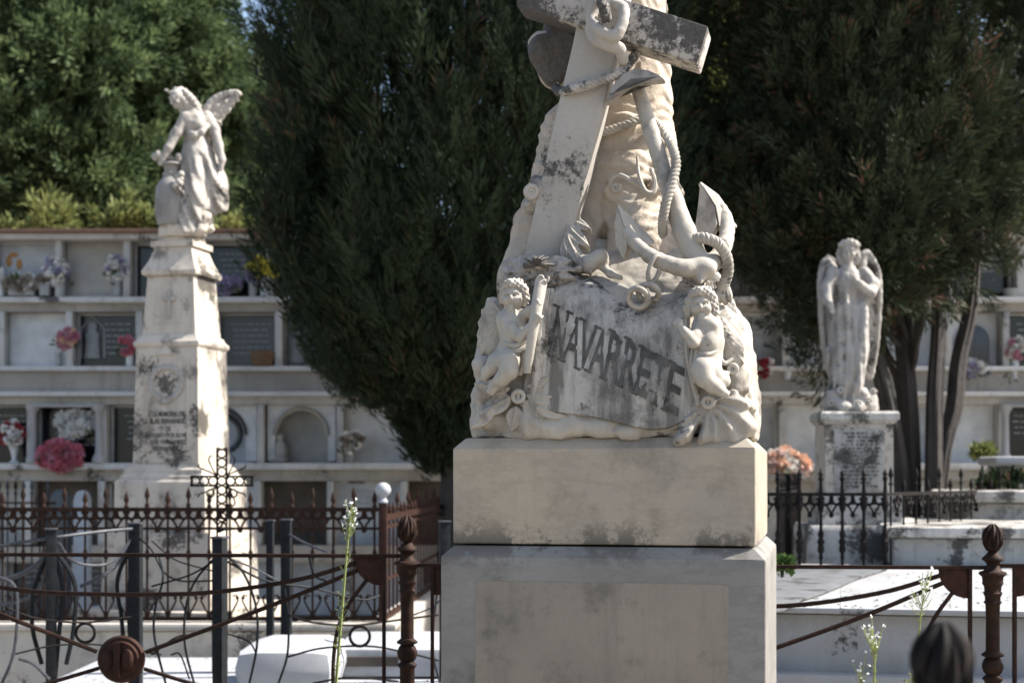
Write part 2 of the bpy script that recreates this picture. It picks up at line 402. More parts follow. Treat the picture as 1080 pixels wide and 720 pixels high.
M_['cypress'] = leafm('cypress_leaves', (.014, .024, .013), (.040, .056, .027), (.085, .05, .03), .12)
M_['cypress2'] = leafm('rusty_cypress_leaves', (.018, .026, .015), (.046, .056, .027), (.15, .07, .05), .12)
M_['pine'] = leafm('pine_leaves', (.026, .048, .028), (.15, .20, .085), None, .3)
M_['shrub'] = leafm('shrub_leaves', (.075, .10, .035), (.27, .28, .10), None, .3)
M_['green'] = leafm('plant_leaves', (.03, .06, .02), (.09, .14, .04), None, .25)
M_['stalk'] = plain('weed_stalk', (.26, .30, .10), .6, .3, .3)
M_['terra'] = plain('terracotta', (.15, .095, .06), .8, .2, .3)
M_['vase'] = plain('white_vase', (.55, .57, .58), .35, .5, .12)
M_['vaseg'] = plain('grey_vase', (.30, .31, .31), .5, .4, .2)
M_['urnst'] = stone('grey_urn_marble', (.27, .255, .235), (.2, .19, .175), (.1, .095, .085), .5, .0, streak=.4, bump=.15)
def petal(n, c): M_[n] = leafm(n, tuple(q*.8 for q in c), c, None, .1)
petal('p_white', (.86, .86, .83)); petal('p_pink', (.62, .20, .26)); petal('p_rose', (.62, .30, .38)); petal('p_red', (.42, .06, .08))
petal('p_yellow', (.75, .68, .12)); petal('p_lav', (.42, .38, .55)); petal('p_peach', (.82, .56, .42)); petal('p_blush', (.85, .66, .64)); petal('p_dry', (.36, .32, .27))
# ------------------------------------------------------------------ the setting
m, t, b, N, L = nodes('gravel'); co = N('ShaderNodeTexCoord').outputs['Object']
L(_mix(N, L, _ramp(N, L, _noise(N, L, co, 3, 12, .75), .35, .65), (.27, .24, .20), (.18, .16, .13)), b.inputs['Base Color']); b.inputs['Roughness'].default_value = .95
bp = N('ShaderNodeBump'); bp.inputs['Strength'].default_value = .6; L(_noise(N, L, co, 60, 8, .7), bp.inputs['Height']); L(bp.outputs[0], b.inputs['Normal'])
tag(mesh_obj('ground', [(-400, -400, 0), (400, -400, 0), (400, 600, 0), (-400, 600, 0)], [(0, 1, 2, 3)], m, None, False), kind='structure')
mb = MB()
for i in range(2): mb.span(-12+i*9, 12-i*7, 7.4+i*5.1, 9.0+i*5.4, -.01, .055+.004*i, .01)
tag(mb.build('path', M_['kerb']), kind='structure')

# ---- the wall of burial niches
WY = 16.0                       # shelf fronts
def zw(y): return zat(y, WY)
def xw(x): return xat(x, WY)
wall = thing('niche_wall', 'long pale wall of stacked burial niches with shelves and plaques', 'burial wall', (0, WY, 0))
def wp(name, mb, mat, smooth=True): return mb.build(name, mat, wall, smooth)
def W(mb, x0, x1, y0, y1, d0, d1, bev=0):
    """box on the wall between pixel columns and rows, from depth d0 to d1 behind the shelf fronts"""
    mb.span(xw(x0), xw(x1), d0, d1, zw(y1), zw(y0), bev)
XL, XR = -330, 1420
mb = MB(); mb.span(xw(XL), xw(XR), .42, 2.6, 0, zw(249)); wp('wall_body', mb, M_['wall'])
mb = MB(); W(mb, XL, XR, 243.5, 247, -.16, 2.7, .008); wp('coping', mb, M_['tile'])
mb = MB(); W(mb, XL, XR, 247.2, 253, -.08, .41, .01); wp('cornice', mb, M_['shelf'])
for y0, y1 in ((313, 319), (386, 391), (488, 495)):
    mb = MB(); W(mb, XL, XR, y0, y1, -.02, .41, .008); wp('shelf', mb, M_['shelf'])
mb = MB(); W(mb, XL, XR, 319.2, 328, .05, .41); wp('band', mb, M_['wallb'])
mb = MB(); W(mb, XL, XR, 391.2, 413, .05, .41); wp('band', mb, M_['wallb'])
mb = MB(); W(mb, XL, XR, 413.2, 418, -.10, .41, .01); wp('cornice', mb, M_['shelf'])
mb = MB(); W(mb, XL, XR, 418.2, 426, .04, .41); wp('band', mb, M_['wall'])
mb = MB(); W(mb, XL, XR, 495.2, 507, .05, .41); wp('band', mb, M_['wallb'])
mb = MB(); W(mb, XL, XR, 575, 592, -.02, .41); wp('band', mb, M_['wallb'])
rows = [(253.2, 312.8), (328.2, 385.8), (426.2, 487.8), (507.2, 574.8), (592.2, 650)]
known = {0: {-8: 'grey', 65: 'beige', 137: 'black', 213: 'black', 288: 'slate', 1008: 'black', 1060: 'pale', 730: 'grey', 800: 'grey'},
         1: {4: 'pale', 76: 'black', 150: 'slate', 226: 'slate', 297: 'black', 1005: 'dome', 1066: 'black', 757: 'grey', 833: 'pale', 905: 'grey'},
         2: {-45: 'black', 35: 'blackcol', 112: 'black', 186: 'wreath', 278: 'arch', 362: 'pale', 445: 'beige', 757: 'grey', 804: 'beigeoval', 938: 'grey', 1000: 'pale', 1062: 'blackcol'},
         3: {-45: 'beige', 32: 'cavity', 110: 'slate', 186: 'pale', 275: 'cavity', 352: 'grey', 430: 'cavity', 806: 'beige', 938: 'pale', 1004: 'beige'}, 4: {}}
kinds = ['grey', 'pale', 'beige', 'slate', 'grey', 'pale']
def plaque(ri, x0, x1, kind):
    y0, y1 = rows[ri]; px = (x1-x0)
    pm = MB(); W(pm, x1+.5, x1+7.5, y0, y1, .02, .41, .006); wp('pier', pm, M_['wall'])
    q = MB(); h = .30
    if kind in ('arch', 'wreath', 'dome'):
        xc, zc = xw((x0+x1)/2), zw(y0+(y1-y0)*.52); hw = (xw(x1)-xw(x0))/2-.02; ra = hw*(.78 if kind == 'arch' else .72)
        zb = zw(y1); pts = [(xc-ra, zb+.02)]+[(xc-ra*math.cos(a), zc+ra*math.sin(a)) for a in np.linspace(0, math.pi, 19)]+[(xc+ra, zb+.02)]
        if kind == 'dome':
            q.span(xw(x0), xw(x1), .22, .41, zb, zw(y0)); wp('niche_plaque', q, M_['pale'])
            d = MB(); d.prism([(x, .215, z) for x, z in pts], (0, -.05, 0), .008); wp('domed_slab', d, M_['slate'])
            return
        out = [(xc-hw, zb+.02)]+[(xc+max(-hw, min(hw, -1.6*hw*math.cos(a))), min(zw(y0), zc+1.6*hw*math.sin(a))) for a in np.linspace(0, math.pi, 19)]+[(xc+hw, zb+.02)]
        n = len(pts); vv = [(x, .14, z) for x, z in out]+[(x, .14, z) for x, z in pts]+[(x, .36, z) for x, z in pts]
        q.add(vv, [(i, i+1, n+i+1, n+i) for i in range(n-1)]+[(n+i, n+i+1, 2*n+i+1, 2*n+i) for i in range(n-1)]); wp('arched_surround', q, M_['pale'])
        q = MB(); q.tube([(x, .13, z) for x, z in pts[1:-1]], .022, 8); wp('arch_moulding', q, M_['wallb'] if kind == 'arch' else M_['slate'])
        q = MB(); q.span(xc-hw, xc+hw, .35, .41, zb, zw(y0)); wp('niche_plaque', q, M_['grey'] if kind == 'wreath' else M_['beige'])
        if kind == 'wreath':
            q = MB(); q.tube([(xc+.2*math.cos(a), .33, zc+.02+.2*math.sin(a)) for a in np.linspace(0, 6.28, 28)[:-1]], .03, 8, True); wp('carved_wreath', q, M_['slate'])
        return
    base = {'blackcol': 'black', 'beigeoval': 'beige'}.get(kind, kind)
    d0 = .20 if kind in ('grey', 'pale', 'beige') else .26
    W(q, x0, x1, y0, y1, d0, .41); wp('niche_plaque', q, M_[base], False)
    if base in ('black', 'slate', 'grey') and px > 30:
        fr = MB()
        for a in ((x0+.2, x0+2.2, y0+.2, y1-.2), (x1-2.2, x1-.2, y0+.2, y1-.2), (x0+2.3, x1-2.3, y0+.2, y0+2.4)): W(fr, *a, d0-.06, d0-.003, .004)
        wp('niche_frame', fr, M_['shelf'])
        le = MB(); rr = random.Random(int(x0*7+ri))
        for k in range(rr.randint(3, 6)):
            yy = y0+10+k*6.2; x = x0+px*(.42 if (ri, x0) == (1, 76) else .2+.06*rr.random()); xe = x1-px*.12
            while x < xe-3 and yy < y1-8:
                w = rr.uniform(3, 8); W(le, x, min(xe, x+w), yy+.3, yy+1.7, d0-.006, d0-.001); x += w+1.8
        if base != 'grey' or rr.random() < .5: wp('inscription', le, M_['vaseg'], False)
    if kind == 'blackcol':
        for xx in (x0-1, x1):
            c = MB(); H = zw(y0)-zw(y1)
            c.lathe([(.075, .0), (.075, .05), (.05, .09), (.042, .12), (.036, H-.12), (.05, H-.08), (.075, H-.05), (.075, H-.004)], (xw(xx), .02, zw(y1)+.002), 16); wp('column', c, M_['tomb'])
        c = MB(); W(c, x0-6, x1+6, y0+.1, y0+3, -.05, .2, .006); wp('lintel', c, M_['tomb'])
    if kind == 'beigeoval':
        c = MB(); c.ball((xw(831), .19, zw(458)), .085, 16, 10, (.8, .15, 1.15)); wp('oval_portrait', c, M_['pale'])
for ri in range(5):
    ks = sorted(known[ri].items()); rr = random.Random(ri); x = XL
    edges = []
    xs = [k for k, _ in ks]
    # fill the unseen stretches at the pitch of 73 px
    cur = (xs[0] if xs else 4)
    while cur > XL+73: cur -= 73
    while cur < XR-80:
        nxt = [k for k in xs if cur-20 < k < cur+55]
        if nxt: cur = nxt[0]
        edges.append((cur, known[ri].get(cur) or rr.choice(kinds))); cur += 73
    for i, (x0, kd) in enumerate(edges):
        x1 = (edges[i+1][0] if i+1 < len(edges) else x0+73)-8
        if x1-x0 > 8: plaque(ri, x0, x1, kd)
# ochre leaves on the plaque top left, carved saint on the black plaque
mb = MB()
for x, y, a in ((8, 266, .3), (3, 273, 1.2), (14, 276, 2.2)):
    mb.ball((xw(x), .195, zw(y)), .055, 10, 6, (1.0 if a < 1 else .6, .12, .5 if a < 1 else 1.1))
wp('ochre_leaf_marks', mb, M_['gold'])
def relief_saint(x, y, h):
    mb = MB(); X, Z = xw(x), zw(y)
    mb.tube([(X-.13, .25, Z), (X-.13, .25, Z+h*.75), (X, .25, Z+h*1.05), (X+.13, .25, Z+h*.75), (X+.13, .25, Z)], .014, 6)
    mb.lathe([(.09, 0), (.08, .1), (.075, h*.45), (.085, h*.6), (.04, h*.72), (.055, h*.8), (.045, h*.9), (.005, h*.95)], (X, .235, Z), 12, sq=(1, .35)); wp('relief_figure', mb, M_['vaseg'])
relief_saint(91, 376, .44); relief_saint(310, 381, .40)

# ---- foliage
def leaves(name, C, D, per, tl, ll, lw, splay, rad, mat, parent=None, cv=None):
    """tufts at C growing along D: each a spray of small leaf faces"""
    n = len(C)*per
    D = D/np.linalg.norm(D, axis=1)[:, None]
    c = np.repeat(C, per, 0); d = np.repeat(D, per, 0); tt = rng.random(n)[:, None]
    sz = np.repeat(rng.uniform(.7, 1.3, len(C)), per)[:, None]
    j = rng.normal(size=(n, 3)); j -= d*(j*d).sum(1)[:, None]; j /= np.linalg.norm(j, axis=1)[:, None]+1e-9
    base = c+d*tt*tl*sz+j*rad*sz*(1-.8*tt)*rng.random((n, 1))
    q = d+j*splay*rng.uniform(.3, 1.2, (n, 1))+rng.normal(size=(n, 3))*.15; q /= np.linalg.norm(q, axis=1)[:, None]
    w = np.cross(q, rng.normal(size=(n, 3))); w /= np.linalg.norm(w, axis=1)[:, None]+1e-9
    l = ll*rng.uniform(.6, 1.4, (n, 1)); w = w*lw*.5*rng.uniform(.7, 1.3, (n, 1))
    v = np.stack([base, base+q*l*.5+w, base+q*l, base+q*l*.5-w], 1).reshape(-1, 3)
    f = np.arange(4*n).reshape(-1, 4)
    cv = rng.random(len(C)) if cv is None else cv
    val = np.clip(np.repeat(cv, per)*.7+rng.random(n)*.3, 0, 1)
    return mesh_obj(name, v, f, mat, parent, False, np.repeat(val, 4))
def limb(mb, pts, r0, r1, seg=10, n=18, wob=.03):
    P = curve(pts, n); P[1:-1] += rng.normal(size=(n-2, 3))*wob*.3
    mb.tube(P, [r0, r0*.82, (r0+r1)/2, r1], seg)

def ribbed_trunk(vol_mb, pts, r0, r1, n=26, seg=18):
    """a trunk with fluted, twisting bark"""
    P = curve(pts, n); ph = R.random()*6
    vs_ = []; 
    for i, p in enumerate(P):
        t_ = i/(n-1); r = r0+(r1-r0)*t_+ (r0*.45*max(0, 1-t_*7))
        for k in range(seg):
            a = 2*math.pi*k/seg
            q = r*(1+.13*math.cos(5*a+ph+t_*3)+.07*math.cos(9*a-t_*5))
            vs_.append((p[0]+q*math.cos(a), p[1]+q*math.sin(a), p[2]))
    fs = [(i*seg+k, i*seg+(k+1) % seg, (i+1)*seg+(k+1) % seg, (i+1)*seg+k) for i in range(n-1) for k in range(seg)]
    vol_mb.add(vs_, fs)

def blob_tufts(blobs, n, lo=.5):
    """points in the outer part of a list of ellipsoids (centre, radii), with outward directions"""
    vol = np.array([r[0]*r[1]+r[1]*r[2]+r[0]*r[2] for c, r in blobs]); w = vol/vol.sum(); C, D = [], []
    for (c, r), f in zip(blobs, w):
        k = max(4, int(n*f)); u = rng.normal(size=(k, 3)); u /= np.linalg.norm(u, axis=1)[:, None]
        rho = (lo+(1-lo)*rng.random(k)**.5)[:, None]*(1+.35*noise3(u[:, 0]+c[0], u[:, 1]+c[1], u[:, 2]+c[2], 2.2))[:, None]
        C.append(np.array(c)+u*rho*np.array(r)); D.append(u)
    return np.vstack(C), np.vstack(D)

def lobes(blobs, m, r, h, inset=.82):
    """upright flame-shaped lobes set into the surface of a list of ellipsoids"""
    C, D = blob_tufts(blobs, m, .98); out = []
    for c, d in zip(C, D):
        b_ = min(blobs, key=lambda q: sum(((c[i]-q[0][i])/q[1][i])**2 for i in range(3))); s_ = R.uniform(.65, 1.3)
        p = np.array(b_[0])+(c-np.array(b_[0]))*inset
        out.append((tuple(p), (r*s_, r*s_, h*s_)))
    return out
# left cypress behind the monument
TY = 13.2
tree = thing('cypress_tree', 'broad dark green cypress directly behind the anchor monument, hiding part of the niche wall', 'tree', (xat(480, TY), TY, 0))
prof_y = np.array([500, 475, 445, 425, 405, 375, 340, 300, 250, 200, 100, 0, -150, -330, -480])
prof_l = np.array([455, 434, 424, 384, 352, 334, 314, 297, 281, 275, 275, 277, 292, 345, 430])
prof_r = np.array([476, 484, 500, 560, 620, 670, 705, 725, 735, 738, 735, 732, 715, 660, 560])
off = np.array([xat(480, TY), TY, 0])
def cy_pts(n, lo):
    y = rng.uniform(-480, 492, n); a = rng.uniform(0, 2*math.pi, n)
    l = np.interp(y, prof_y[::-1], prof_l[::-1]); r = np.interp(y, prof_y[::-1], prof_r[::-1])
    Yd = TY-.6; sc = Yd/F
    cx = ((l+r)/2-540)*sc; rad = (r-l)/2*sc; z = CAMZ+(500-y)*sc
    rho = lo+(1-lo)*rng.random(n)**.6
    nz = noise3(np.cos(a)*2.0, np.sin(a)*2.0, z*.9, 1.2)*.5+noise3(np.cos(a)*2.0, np.sin(a)*2.0, z*.9, 3.4)*.4
    q = rad*rho*(1+nz*.36)-.05
    x = cx+q*np.cos(a); yy = TY+q*np.sin(a)*.9
    C = np.stack([x, yy, z-.1], 1); D = np.stack([np.cos(a)*.45, np.sin(a)*.45, np.ones(n)], 1)+rng.normal(size=(n, 3))*.15
    keep = (q > 0) & (z > .4); return C[keep], D[keep]
Cl, Dl = cy_pts(230, .93)
lb = [(tuple(c-V(d[0], d[1], 0)*R.uniform(-.05, .62)), (.23*s_, .23*s_, .52*s_)) for c, d in zip(Cl, Dl) for s_ in [R.uniform(.6, 1.25)]]
C1, D1 = blob_tufts(lb, 8600, .6); D1 = D1*np.array([.55, .55, .25])+np.array([0, 0, .75])+rng.normal(size=D1.shape)*.12
k_ = (C1[:, 2] > 2.16+.3*noise3(C1[:, 0], C1[:, 1], C1[:, 2], 3)) | ((C1[:, 0]-off[0] > -.20+.25*noise3(C1[:, 2], C1[:, 1], C1[:, 0], 4)) & (C1[:, 2] > 1.72)); C1, D1 = C1[k_], D1[k_]
C2, D2 = cy_pts(3600, .45); C, D = np.vstack([C1, C2]), np.vstack([D1, D2]); cv = np.clip(rng.random(len(C))*.8+noise3(C[:, 0], C[:, 1], C[:, 2], 2.5)*.7, 0, 1)
crown = leaves('crown', C-off, D, 84, .34, .05, .0085, .26, .075, M_['cypress'], tree, cv)
C, D = cy_pts(3600, .3); leaves('inner_foliage', C-off, D, 70, .4, .12, .018, .7, .16, M_['cypress'], tree)
mb = MB(); ribbed_trunk(mb, [(0, 0, 0), (0.0, 0, 1.2), (.03, 0, 2.4), (.12, .0, 4.5), (.2, 0, 8)], .17, .05); mb.build('trunk', M_['bark'], tree)
mb = MB()
for k in range(26):
    z = R.uniform(1.9, 6.5); a = R.uniform(0, 6.28); l = R.uniform(.7, 1.5)
    limb(mb, [(.05, 0, z), (.05+l*.5*math.cos(a), l*.5*math.sin(a), z+l*.45), (.05+l*math.cos(a), l*math.sin(a), z+l*1.1)], .035, .01, 6, 8)
mb.build('branch', M_['bark'], tree)

# right cypress with several trunks
TY = 13.0; bx = xat(968, TY)
tree = thing('cypress_tree', 'wide cypress with several bare leaning trunks behind the praying angel at the right', 'tree', (bx, TY, 0))
S = TY/F
def B(x, y, rx, ry, dy=0): return ((( x-540)*S-bx, dy, CAMZ+(500-y)*S), (rx*S, min(rx, 150)*S*.85, ry*S))
blobs = [B(800, 110, 62, 150, .3), B(790, 225, 50, 70, -.2), B(835, 290, 52, 72, -.5), B(862, 350, 26, 40, -.3), B(900, 250, 90, 90, -.5), B(880, 120, 100, 130, -.3), B(960, 150, 90, 140, -.2), B(990, 245, 55, 62, -.3),
         B(1032, 180, 48, 60, .2), B(940, -20, 120, 110), B(850, -60, 110, 120), B(1075, 60, 45, 120, .3), B(1030, -60, 90, 90), B(940, -200, 130, 120), B(1112, 105, 36, 50, .4), B(950, 288, 45, 34, .3)]
C, D = blob_tufts(lobes(blobs, 210, .24, .46), 6400, .55); C2, D2 = blob_tufts(blobs, 1800, .5); C, D = np.vstack([C, C2]), np.vstack([D, D2]); D = D*.6+np.array([0, 0, .8])+rng.normal(size=D.shape)*.15
k = ~((np.abs(C[:, 0]+bx-(1030-540)*S) < 22*S) & (np.abs(C[:, 2]-CAMZ-(500-45)*S) < 45*S)) & ~((np.abs(C[:, 0]+bx-(932-540)*S) < 9*S) & (np.abs(C[:, 2]-CAMZ-(500-42)*S) < 16*S))
C, D = C[k], D[k]
brown = np.clip(noise3(C[:, 0]+3, C[:, 1], C[:, 2], 2.2)*1.5+rng.random(len(C))*.75, 0, 1)
leaves('crown', C, D, 80, .26, .045, .0085, .36, .08, M_['cypress2'], tree, brown)
C, D = blob_tufts(blobs, 2000, .15); k = ~((np.abs(C[:, 0]+bx-(1030-540)*S) < 26*S) & (np.abs(C[:, 2]-CAMZ-(500-45)*S) < 50*S)); C, D = C[k], D[k]
leaves('inner_foliage', C, D+np.array([0, 0, .6]), 70, .35, .10, .016, .8, .15, M_['cypress2'], tree)
def T(x, y, d=0): return ((x-540)*S-bx, d, CAMZ+(500-y)*S)
for pts, r0, r1 in (([T(960, 705), T(949, 540, -.05), T(941, 470, -.1), T(925, 400, -.15), T(905, 340, -.15), T(872, 260, -.1), T(840, 180)], .10, .04),
                    ([T(963, 705, .1), T(962, 500, .05), T(956, 400), T(948, 310), T(940, 150)], .095, .05),
                    ([T(975, 705, -.1), T(980, 520, -.12), T(982, 420, -.1), T(988, 330, -.05), T(990, 150)], .085, .05),
                    ([T(985, 705), T(990, 500, -.02), T(1006, 430), T(1012, 380, .02), T(1026, 320, .05), T(1035, 220, .1), T(1050, 80, .1)], .085, .045),
                    ([T(970, 705, .2), T(964, 480, .25), T(958, 400, .25), T(930, 330, .2), T(930, 100)], .07, .045)):
    mb = MB(); ribbed_trunk(mb, pts, r0, r1); mb.build('trunk', M_['bark'], tree)
mb = MB()
for k in range(30):
    x = R.uniform(820, 1050); y = R.uniform(20, 330)
    limb(mb, [T(960, y+70), T((960+x)/2, y+15, R.uniform(-.3, .3)), T(x, y-20, R.uniform(-.8, .6))], .03, .008, 6, 8)
mb.build('branch', M_['bark'], tree)

# trees beyond the wall
def bgtree(x, Y, blobs, n, label, mat='pine', trunk=None, ll=.12, cvb=0):
    S = Y/F; bx = xat(x, Y); t = thing('broadleaf_tree', label, 'tree', (bx, Y, 0), 0, 'trees beyond the wall')
    bl = [(((a-540)*S-bx, R.uniform(-.6, .6), CAMZ+(500-b_)*S), (rx*S, rx*S*.8, ry*S)) for a, b_, rx, ry in blobs]
    C, D = blob_tufts(lobes(bl, 70, .62, .42, .8), int(n*.95), .5); C0, D0 = blob_tufts(bl, n//5, .2); C, D = np.vstack([C, C0]), np.vstack([D, D0]); D[:, 2] += .35
    leaves('crown', C, D, 56, .5, ll, ll*.3, .8, .2, M_[mat], t, np.clip(rng.random(len(C))+cvb, 0, 1))
    for pts in trunk or []:
        mb = MB(); limb(mb, [((a-540)*S-bx, 0, CAMZ+(500-b_)*S) for a, b_ in pts], .12, .05, 8, 14); mb.build('trunk', M_['bark'], t)
bgtree(60, 20, [(20, 60, 70, 60), (85, 90, 55, 45), (10, 150, 60, 50), (70, 165, 55, 50), (0, -40, 90, 60), (95, 15, 45, 40), (30, 220, 60, 30)], 2300, 'tall dark tree with a bent bare trunk behind the top left of the niche wall',
       trunk=[[(105, 640), (100, 250), (82, 215), (74, 170), (72, 110), (65, 40)]])
bgtree(195, 21, [(170, 44, 54, 46), (150, 20, 45, 50), (208, 88, 42, 36), (175, 110, 60, 45), (130, 130, 40, 60), (160, 190, 50, 50), (148, -52, 60, 38), (232, 135, 33, 62)], 2300, 'tree with sunlit yellow green tufts above the winged statue', trunk=[[(180, 640), (178, 250), (185, 150), (190, 60)]], cvb=.12)
bgtree(250, 24, [(262, 96, 24, 26), (255, 140, 46, 52), (240, 200, 70, 50), (275, 190, 30, 60)], 1100, 'dark tree filling the gap between the sunlit tree and the left cypress', trunk=[[(255, 640), (255, 200), (262, 80)]])
bgtree(738, 19, [(735, 20, 40, 45), (728, 110, 36, 70), (735, 215, 34, 60), (760, 160, 40, 80), (715, -40, 60, 50)], 1300, 'green tree seen in the slot between the column and the right cypress', 'shrub', trunk=[[(742, 640), (742, 240), (736, 60)]])  # pale shrub leaf colour stands in for sunlight on this tree
bgtree(1010, 23, [(1000, 200, 90, 60), (905, 180, 80, 90), (1080, 150, 40, 60), (1000, 110, 60, 40), (860, 60, 90, 70), (1090, 60, 30, 40)], 1600, 'distant tree showing through the gaps of the right cypress', trunk=[[(1000, 640), (1000, 300), (990, 120)]])
bgtree(-130, 22, [(-120, 100, 120, 130), (-200, 0, 130, 130), (-60, 200, 70, 60)], 1100, 'dark tree at the far left edge beyond the wall', trunk=[[(-130, 640), (-130, 100)]])
# shrubs growing along the top of the wall
def shrub(x, y0, w, h, label, n=90, spiky=False, mat='shrub', Y=17.2):
    S = Y/F; t = thing('roof_shrub', label, 'shrub', (xat(x, Y), Y, zw(247)), 0, 'shrubs along the wall top')
    C, D = [], []
    mb = MB()
    for k in range(n//8 if spiky else n//10):
        a = R.uniform(-1, 1); tip = V(a*w*.5*S, R.uniform(-.3, .3), h*S*R.uniform(.55, 1)*(1-.4*abs(a)))
        mb.tube([(0, 0, -.05), tuple(tip*.5+V(0, 0, .05)), tuple(tip)], [.012, .005], 5)
        for u in np.linspace(.3, 1, 8): C.append(tip*u); D.append(tip/np.linalg.norm(tip)+rng.normal(size=3)*.4)
    mb.build('stem', M_['green'], t)
    leaves('foliage', np.array(C), np.array(D), 9, .12, .15 if spiky else .11, .03 if spiky else .05, .9, .07, M_[mat], t)
shrub(48, 244, 60, 68, 'tall spiky leafed shrub on the wall top at the far left', 100, True)
shrub(8, 244, 36, 28, 'low yellow green shrub at the left end of the wall top', 120)
shrub(80, 244, 24, 22, 'small yellow green shrub beside the tall spiky one', 60)
shrub(134, 244, 56, 58, 'bushy sunlit shrub on the wall top just left of the winged statue', 190)
shrub(175, 244, 40, 36, 'shrub on the wall top behind the feet of the winged statue', 90)
shrub(250, 244, 66, 30, 'low sunlit shrub on the wall top between the winged statue and the cypress', 180)
shrub(1078, 244, 40, 54, 'yellow green shrub on the wall top at the right edge', 150)
# ------------------------------------------------------------------ the anchor monument
TH = math.radians(12); MC = np.array([.380, 5.069])       # turned a little so that its right side shows
_c, _s = math.cos(TH), math.sin(TH)
_o = np.array([-MC[0]*_c+MC[1]*_s, -MC[0]*_s-MC[1]*_c])    # the camera in the monument's own frame (turned by -TH)
def Mp(x, y, l):
    """photo pixel -> point in the monument's frame on the plane l metres behind its axis (negative: in front)"""
    dx, dz = (x-540)/F, (HOR-y)/F
    d0, d1 = dx*_c-_s, dx*_s+_c
    t_ = (l-_o[1])/d1
    return np.array([_o[0]+t_*d0, l, CAMZ+t_*dz])
def Mpl(pts): return [Mp(*p) for p in pts]
def mthing(name, label, cat): return thing(name, label, cat, (MC[0], MC[1], 0), -TH)
Z1, Z0 = 1.373, 1.717
ped = mthing('stone_pedestal', 'large grey beige veined marble pedestal in the foreground, carrying the anchor sculpture', 'pedestal')
def block(name, hw, z0, z1, ch, mat, seed=0):
    """block with chamfered top edges and slightly chipped arrises"""
    bm = bmesh.new(); secs = [(hw, z0), (hw, z1-ch), (hw-ch, z1)]
    mb = MB(); mb.sqloft(secs); bm = bmesh.new()
    vs_ = [bm.verts.new(v) for v in mb.v]; [bm.faces.new([vs_[i] for i in f]) for f in mb.f]
    bmesh.ops.recalc_face_normals(bm, faces=bm.faces)
    bmesh.ops.subdivide_edges(bm, edges=bm.edges[:], cuts=24, use_grid_fill=True)
    bmesh.ops.bevel(bm, geom=[e for e in bm.edges if len(e.link_faces) == 2 and e.calc_face_angle(0) > .5], offset=.0035, segments=1, affect='EDGES')
    for v in bm.verts:
        n = noise3(np.array(v.co.x+seed), np.array(v.co.y), np.array(v.co.z), 9); e = noise3(np.array(v.co.x), np.array(v.co.y+seed), np.array(v.co.z), 25)
        k = .0022*n+.0014*e
        v.co.x *= 1+k; v.co.y *= 1+k
    o = MB(); o.bm(bm); return o.build(name, mat, ped, True, 25)
block('upper_block', .48, Z1+.006, Z0, .035, M_['ped'])
lo = block('lower_block', .512, .32, Z1, .035, M_['pedlow'], 3)
mb = MB(); mb.span(-.40, .40, -.514, -.45, .5, 1.263, .004); mb.build('rough_panel', M_['panel'], ped)
mb = MB(); mb.sqloft([(.62, .16), (.62, .29), (.59, .318)]); mb.build('base_step', M_['pedlow'], ped)
mb = MB(); mb.sqloft([(.74, 0), (.74, .14), (.72, .158)]); mb.build('base_step', M_['kerb'], ped)
# dark damp stains that have their own ragged shape on the joint between the blocks
sc_ = mthing('anchor_sculpture', 'weathered marble cross and anchor roped to a tree trunk on a rock with two cherubs', 'sculpture')

# rock: stacked rounded sections following the outline
prof = [(462, 489.5, 803), (440, 489.5, 804), (415, 490, 803.5), (392, 492, 801), (372, 496, 798), (352, 501, 793), (335, 506, 787), (320, 512, 778), (305, 522, 772), (292, 531, 766), (280, 538, 757), (268, 541, 742), (258, 546, 728)]
zz = np.array([Mp(640, y, 0)[2] for y, a, b in prof]); xl = np.array([Mp(a+2, y, -.30)[0] for y, a, b in prof]); xr = np.array([Mp(b-2, y, .22)[0] for y, a, b in prof])
zz[0] = Z0
fyz = np.array([Z0, 1.80, 1.90, 2.02, 2.12, 2.20, 2.26, 2.32, 2.42]); fyv = np.array([.452, .458, .452, .43, .395, .345, .285, .21, .12])
def rockfront(z): return -np.interp(z, fyz, fyv)
v = Vol((-.56, -.56, Z0-.03), (.56, .52, 2.46), .0075)
def rock(X, Y, Z):
    a, b = np.interp(Z, zz, xl), np.interp(Z, zz, xr); cx, hx = (a+b)/2, (b-a)/2; fy = np.interp(Z, fyz, fyv)
    hy = (fy+np.minimum(fy+.02, .44))/2; cy = (np.minimum(fy+.02, .44)-fy)/2
    q = ((np.abs(X-cx)/hx)**4+(np.abs(Y-cy)/hy)**4+1e-9)**.25
    return np.maximum((q-1)*np.minimum(hx, hy)*.8, np.maximum(Z-2.40, Z0+.001-Z))
v.op(rock, (-.6, -.6, Z0-.1), (.6, .6, 2.5))
def lump(x, y, l, r, k=.03, cut=False): v.ell(Mp(x, y, l), r, None, k, cut)
# boulders and foliage masses
for x, y, l, r in ((518, 440, -.42, (.05, .05, .05)), (520, 415, -.42, (.05, .04, .05)), (575, 453, -.450, (.07, .02, .025)), (632, 452, -.458, (.04, .02, .025)), (668, 453, -.455, (.045, .02, .02)), (606, 449, -.455, (.025, .02, .03)),
                   (530, 345, -.38, (.06, .04, .09)), (772, 400, -.36, (.05, .06, .10)), (765, 350, -.30, (.05, .06, .07)), (560, 280, -.26, (.10, .06, .03)), (548, 292, -.22, (.04, .05, .03)), (752, 302, -.2, (.04, .05, .04))):
    lump(x, y, l, r)
